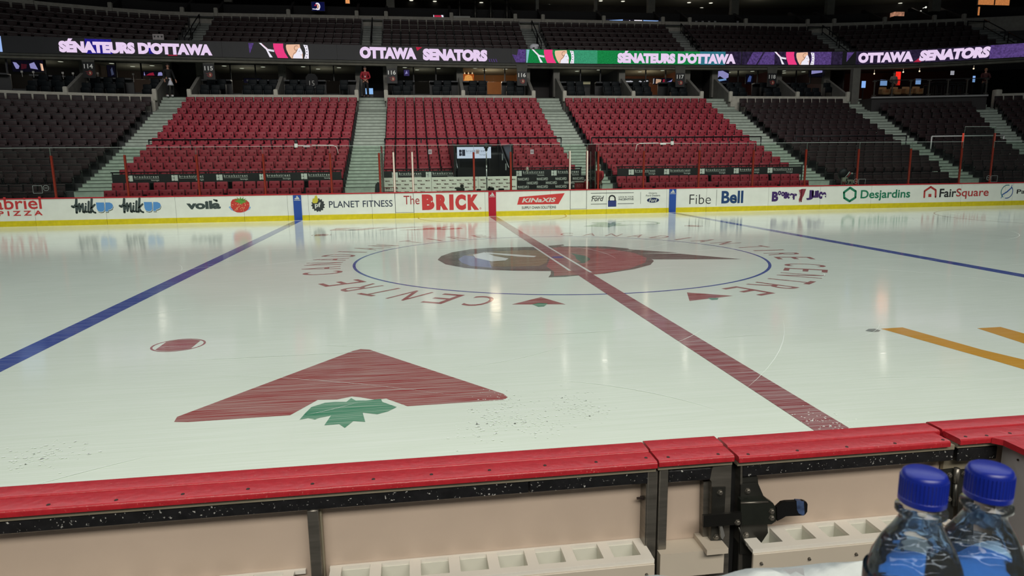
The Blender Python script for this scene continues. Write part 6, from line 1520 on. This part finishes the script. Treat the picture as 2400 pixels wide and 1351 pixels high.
for ai, (a, b, rx) in enumerate(UA):
    lab = ('at the far left', 'left of the left red section', 'above the left and middle red sections', 'above the middle and right red sections', 'over the right end of the red sections', 'above the two dark sections', 'at the far right')[ai]
    st, no = MB(), MB(); d = bend((a+b)/2)
    for j in range(6):
        zf = UZ[j]-.86; zn = (UZ[j+1]-.86) if j < 5 else zf+.42
        for h in (0, 1):
            z = zf+.012 if h == 0 else (zf+zn)/2; y0 = UY(j)-.52+(.36 if h else 0); y1 = (UY(j+1) if j < 5 else 33.6)-.50
            bx(st, a, b, y0, y1, z-.3, z); bx(no, a, b, y0-.005, y0+.02, z-.028, z+.003)
    st.box(a, b, 33.1-d, 33.6-d, UZ[5]-.9, UZ[5]-.44)
    st.box(a, b, UY(0)-.84-d, UY(0)-.5-d, UZ[0]-1.2, UZ[0]-.86)
    o = struct('aisle_stairs', st, STU, 'grey upper deck stairs '+lab, 'stairs'); obj('stair_nosing', no, mat('nosing_upper', (66, 68, 66), .8), o)
    x = a+(b-a)*rx
    for k, (j0, j1) in enumerate(((2.3, 4.85), (.1, 1.9))):
        def zz(j): return UZ[0]-.86+(UZ[5]-UZ[0])/5*j
        y0, y1 = UY(j0)-d, UY(j1)-d
        t = thing('stair_rail', 'black stair rail, %s one, %s' % (('upper', 'lower')[k], 'upper stairs '+lab), 'rail', (x, y0, zz(j0)))
        obj('top_rail', MB().tube([(x, y0, zz(j0)+.2), (x, y0, zz(j0)+.95), (x, y1, zz(j1)+.95), (x, y1, zz(j1)+.1)], .035, 6), BLKM, t, True)
        obj('middle_rail', MB().tube([(x, y0, zz(j0)+.5), (x, y1, zz(j1)+.5)], .028, 6), BLKM, t, True)
    t = thing('landing_rail', 'rail at the head of the upper stairs '+lab, 'rail', ((a+b)/2, 33.0-d, UZ[5]-.86))
    obj('pale_bar', MB().box(a-.1, b+.1, 33.0-d, 33.08-d, UZ[5]-.02, UZ[5]+.06), mat('rail_upper', (150, 146, 138), .85), t); obj('dark_bar', MB().box(a-.1, b+.1, 33.0-d, 33.06-d, UZ[5]-.09, UZ[5]-.02), BLKM, t)
    for x in (a-.08, b+.08): obj('rail_post', MB().box(x-.03, x+.03, 33.0-d, 33.06-d, UZ[5]-.86, UZ[5]-.1), BLKM, t)
# posts and columns of the upper suites, a few lit things
UPX = [62, 257, 427, 506, 676, 836, 905, 1058, 1208, 1273, 1416, 1555, 1618, 1750, 1896, 1960, 2085, 2214, 2296]
for k, px in enumerate(UPX):
    x = onY(px, 40, 33.2).x; x = onY(px, 40, 33.2-bend(x)).x; d = bend(x)
    t = thing('suite_divider', 'low sloping divider wall of the upper suites, %s post from the left' % ORD[k+1], 'divider', (x, 33.2-d, 11.0)); t['kind'] = 'structure'
    obj('post', MB().rbox(x-.13, x+.13, 33.2-d, 33.45-d, 11.2, 12.22, .06, 2), MATS['rail_upper'], t, 40)
    obj('slope', MB().prism([(x-.08, 33.45-d, 11.0), (x-.08, 36-d, 11.0), (x-.08, 36-d, 13.2), (x-.08, 35.7-d, 13.2), (x-.08, 33.45-d, 12.1)], (.16, 0, 0)), VC, t)
for k, (px0, px1, py) in enumerate(((906, 925, 18), (1519, 1535, 36), (1714, 1731, 40), (1938, 1955, 38), (2184, 2204, 26), (525, 543, 4), (1256, 1263, 27), (1395, 1400, 36))):
    x = onY(px0, 20, 35.0).x; Y = 35.2-bend(x); a, b = onY(px0, py, Y), onY(px1, py, Y)
    struct('trim_%d' % (10+k), MB().box(a.x, b.x, Y, Y+.4, a.z, 14.6), COLC, 'grey column of the upper suites, %s listed from the middle' % ORD[k+1] if False else 'grey concrete column in the upper suites', 'column')
struct('wall_upper_seating', bxs(MB(), -36, 46, 34.95, 35.05, 11, 12.80), mat('seat_wall_dark', (26, 25, 27), .8), 'low dark wall behind the upper suite rail', 'wall')
struct('wall_upper_back', bxs(MB(), -36, 46, 40.2, 40.4, 11, 14.4), WALLD, 'dark back wall of the upper suites', 'wall')
for k, (px, py) in enumerate(((223, 8.5), (571, 5), (884, 15), (964, 1.5), (1019, 3.5), (1128, 6.5), (1165, 30), (1287, 12), (1340, 13.5), (1408, 2.5), (1460, 3.5), (1445, 16), (1615, 6.5), (1666, 7.5), (1644, 19.5), (2110, 8), (2112, 18))):
    c = onZ(px, min(py, 19.), 14.40)  # the lowest glow is a reflection, built as one more ceiling light
    tag(obj('ceiling_light', MB().lathe([(0, -.005), (.13, -.005), (.15, .02), (0, .02)], (c.x, c.y, c.z), 12), emat('downlight_up', (230, 228, 210), 1.1)), 'small round light in the upper suites, %s from the left' % ORD[k+1], 'ceiling light', 'lights in the upper suites')
for k, (px, py) in enumerate(((2158, 27), (2170, 17))):
    x = onY(px, py, 36).x; Y = 36-bend(x); c = onY(px, py, Y); tag(obj('wall_lamp', MB().ball((c.x, Y, c.z), .07, u=10, v=6).tube([(c.x, Y, c.z), (c.x, Y+.3, c.z)], .02, 5), emat('wall_lamp_glow', (240, 240, 230), 1.)), ('lower', 'upper')[k]+' bright point lamp in the dark upper suite on the right', 'lamp')
for px0, px1, i in ((1275, 1390, 0), (1402, 1470, 1), (1600, 1690, 2), (2070, 2140, 3), (1735, 1850, 4)):
    li = bpy.data.lights.new('upper_lamp', 'POINT'); li.energy = (14, 18, 14, 20, 5)[i]; li.color = (1, .92, .8); li.shadow_soft_size = .2
    x = onY((px0+px1)/2, 5, 36).x; lo = bpy.data.objects.new('upper_lamp', li); COL.objects.link(lo); lo.location = (x, 36.8-bend(x), 13.7)
screen('screen with the team emblem in the upper suite above the left red section', 731, 5, 760, 25, 34.2, emat('screen_navy', (16, 20, 66), .8), [('ring', arc(.45, .5, .22, .42, -130, 130, 14)+arc(.45, .5, .13, .26, 130, -130, 14), LWH), ('cap', [(.3, .5), (.45, .9), (.2, .6)], LRD), ('face', [(.42, .3), (.55, .3), (.55, .7), (.42, .7)], LPE), ('bar', [(.05, .16), (.6, .1), (.6, .18), (.05, .24)], LWH)])
screen('pink and white screen low in the upper suites, above the middle red section', 1016, 35.5, 1041, 46, 34.0, OFFS, [('pink', [(.1, .0), (.8, .0), (.7, .95), (.1, .95)], LRD), ('white', [(0, 0), (.07, 0), (.05, 1), (0, 1)], LWH), ('white', [(.86, .0), (1, .0), (.9, 1), (.72, 1)], LWH)])
screen('wide low blue white screen in the upper suites, above the right red section', 1420, 47.5, 1552, 57, 34.0, OFFS, [('shape', [(.0, .1), (.06, .8), (.3, 1), (.28, .2), (.1, .1)], SKB), ('shape', [(.32, .1), (.42, .9), (.46, .5), (.36, .1)], LWH), ('shape', [(.5, .2), (.62, .95), (.6, .3)], SKB), ('shape', [(.5, .4), (.64, .4), (.64, .95), (.5, .95)], LWH), ('shape', [(.66, .5), (1., .9), (.66, .95)], SKB)])
Y = 35.6; x = onY(815, 5, Y).x; a, b = onY(810, 8, Y), onY(819, -6, Y); t = thing('lit_picture', 'glowing orange picture in the upper suite above the left red section', 'picture', ((a.x+b.x)/2, Y, a.z)); obj('face', MB().box(a.x, b.x, Y-.01, Y, a.z, b.z), emat('pic_orange', (226, 150, 90), 1.1, .4, 9), t); obj('backing', MB().box(a.x-.03, b.x+.03, Y, Y+.05, a.z-.03, b.z+.03), MULL, t)
for (px0, px1, py0, py1, lab) in ((2292, 2368, -14, 11, 'glowing wooden louvre window at the top right corner'), (2291, 2297, 16, 36, 'narrow glowing orange panel beside the top right suite')):
    xq = onY(px0, py0, 35.4).x; Y = 35.4-bend(xq); a, b = onY(px0, py1, Y), onY(px1, py0, Y); t = thing('lit_louvre', lab, 'lit panel', ((a.x+b.x)/2, Y, a.z))
    obj('face', MB().box(a.x, b.x, Y-.01, Y, a.z, b.z), emat('louvre_orange', (196, 124, 70), .9, .3, 12), t); obj('backing', MB().box(a.x-.03, b.x+.03, Y, Y+.08, a.z-.03, b.z+.03), MULL, t)
    if py0 < 0: obj('louvre_bar', MB().box(a.x+(b.x-a.x)*.5, a.x+(b.x-a.x)*.53, Y-.04, Y-.01, a.z, b.z), MULL, t)
Y = 34.6; xq = onY(2108, 38, Y).x; Y -= bend(xq); a, b = onY(2096, 46, Y), onY(2120, 28, Y)
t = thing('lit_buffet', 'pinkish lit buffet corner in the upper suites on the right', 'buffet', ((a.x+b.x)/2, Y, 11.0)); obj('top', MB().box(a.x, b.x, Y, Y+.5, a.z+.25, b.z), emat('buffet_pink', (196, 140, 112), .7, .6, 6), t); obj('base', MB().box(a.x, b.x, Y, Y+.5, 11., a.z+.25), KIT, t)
for k, px in enumerate((1077, 1113.5, 1150, 1188)):
    Y = 34.4; f, c = onY(px, 40, Y), onY(px, 16, Y); t = thing('camera_tripod', 'black broadcast camera on a tripod in the upper suites, %s from the left' % ORD[k+1], 'tripod', (c.x, Y, 11.0), 'broadcast tripods in the upper suites')
    for s, dy in ((-.42, -.2), (.42, -.2), (0, .4)): obj('leg', MB().tube([(c.x, Y, c.z+.2), (c.x+s, Y+dy, 11.02)], .03, 6), STLD, t, True)
    obj('column', MB().tube([(c.x, Y, 11.4), (c.x, Y, c.z+.45)], .03, 6), STL, t, True); obj('camera_body', MB().rbox(c.x-.16, c.x+.16, Y-.35, Y+.3, c.z+.45, c.z+.85, .04, 2), KIT, t, 40)
Y = 33.5; a, b = onY(1062, 43, Y), onY(1102, 38.5, Y); t = thing('white_case', 'long white case lying on the rail wall left of the tripods', 'case', ((a.x+b.x)/2, Y, a.z)); obj('body', MB().rbox(a.x, b.x, Y, Y+.3, 11.62, b.z+.02, .02, 1), mat('case_white', (168, 168, 164), .6), t); obj('hinge_strip', MB().box(a.x, b.x, Y-.01, Y, 11.66, 11.69), MULL, t)
for k, (px, lab) in enumerate(((1632, 'a'), (1647, 'b'), (1662, 'c'), (1676, 'd'), (1729, 'e'), (1739, 'f'))):
    Y = 33.9; c = onY(px, 54, Y); tag(obj('place_card', MB().box(c.x-.08, c.x+.08, Y, Y+.03, 11.0, c.z+.15), mat('card_grey', (150, 150, 152), .7)), 'small pale place card standing behind the upper rail wall, %s from the left' % ORD[k+1], 'card', 'place cards in the upper suite')
# papers and bags on the upper deck
Y = UY(0)-.6; a, b = onY(358, 90, Y-bend(-18)), onY(383, 80, Y-bend(-18)); t = thing('paper_sign', 'white paper with three dark marks in the front row, above the French lettering', 'sign', ((a.x+b.x)/2, a.y, a.z)); obj('paper', MB().box(a.x, b.x, a.y, a.y+.02, a.z-.1, b.z), mat('notice_grey', (172, 164, 164), .7), t)
for k in range(3): x = a.x+(b.x-a.x)*(.18+.32*k); obj('dark_mark', MB().prism([(x-.06, a.y-.004, b.z-.09), (x+.06, a.y-.004, b.z-.09), (x, a.y-.004, a.z+.02)], (0, .004, 0)), KIT, t)
Y = UY(0)-.45; c = onY(1251, 112, Y); t = thing('bin_bag', 'white bag at the foot of the upper stairs over the middle red section', 'bag', (c.x, Y, c.z-.2)); obj('bag_body', MB().ball((c.x, Y, c.z+.0), .26, (1.1, .7, .9)).ball((c.x+.15, Y, c.z+.12), .16, (1.2, .8, .7)), mat('bag_white', (200, 200, 208), .5), t, True); obj('bag_print', MB().box(c.x-.1, c.x+.02, Y-.2, Y-.17, c.z-.16, c.z), KIT, t)
# numbers by row: small white tags along the suite counters
for k, (px, py) in enumerate(((51, 168), (78, 169), (147, 171), (171, 172), (208, 172), (229, 172), (312, 174))):
    Y = 28.3-bend(onY(px, py, 28.3).x); c = onY(px, py, Y); tag(obj('counter_tag', MB().box(c.x-.055, c.x+.055, Y-.01, Y+.0, c.z-.05, c.z+.05).box(c.x-.01, c.x+.01, Y, Y+.01, 7.0, c.z), mat('tag_pale', (176, 172, 166), .6)), 'small pale number tag on the far left suite counter, %s from the left' % ORD[k+1], 'tag', 'number tags on the suite counter')
# ------------------------------------------------------------------ light: rows of arena lamps under the roof, an added bench fill, dim air
def area(name, loc, to, sx, sy, power, col=(1, 1, .93), spread=170):
    l = bpy.data.lights.new(name, 'AREA'); l.shape = 'RECTANGLE'; l.size = sx; l.size_y = sy; l.energy = power; l.color = col; l.spread = math.radians(spread)
    o = bpy.data.objects.new(name, l); COL.objects.link(o); o.location = loc
    o.rotation_euler = (Vector(to)-Vector(loc)).to_track_quat('-Z', 'Y').to_euler()
    return o
LC = (.95, .99, 1.0)
for y, p in ((-9, 1750), (0, 1800), (9, 2300)):
    area('arena_or_fill_lamp', (0, y, 19), (0, y*.8, 0), 60, 1.2, p, LC, 165)
area('arena_or_fill_lamp', (0, 2, 20), (0, 20, 3), 36, 1.0, 1300, (1, .96, .90), 75)
area('arena_or_fill_lamp', (-2, -22, 9.5), (-2, -13, .6), 16, 3., 430, (1, .95, .85), 80)  # fill light added behind the camera to brighten the bench side
w = bpy.data.worlds.new('arena_air'); SC.world = w; w.use_nodes = True
w.node_tree.nodes['Background'].inputs[0].default_value = (.75, .8, .9, 1); w.node_tree.nodes['Background'].inputs[1].default_value = .018
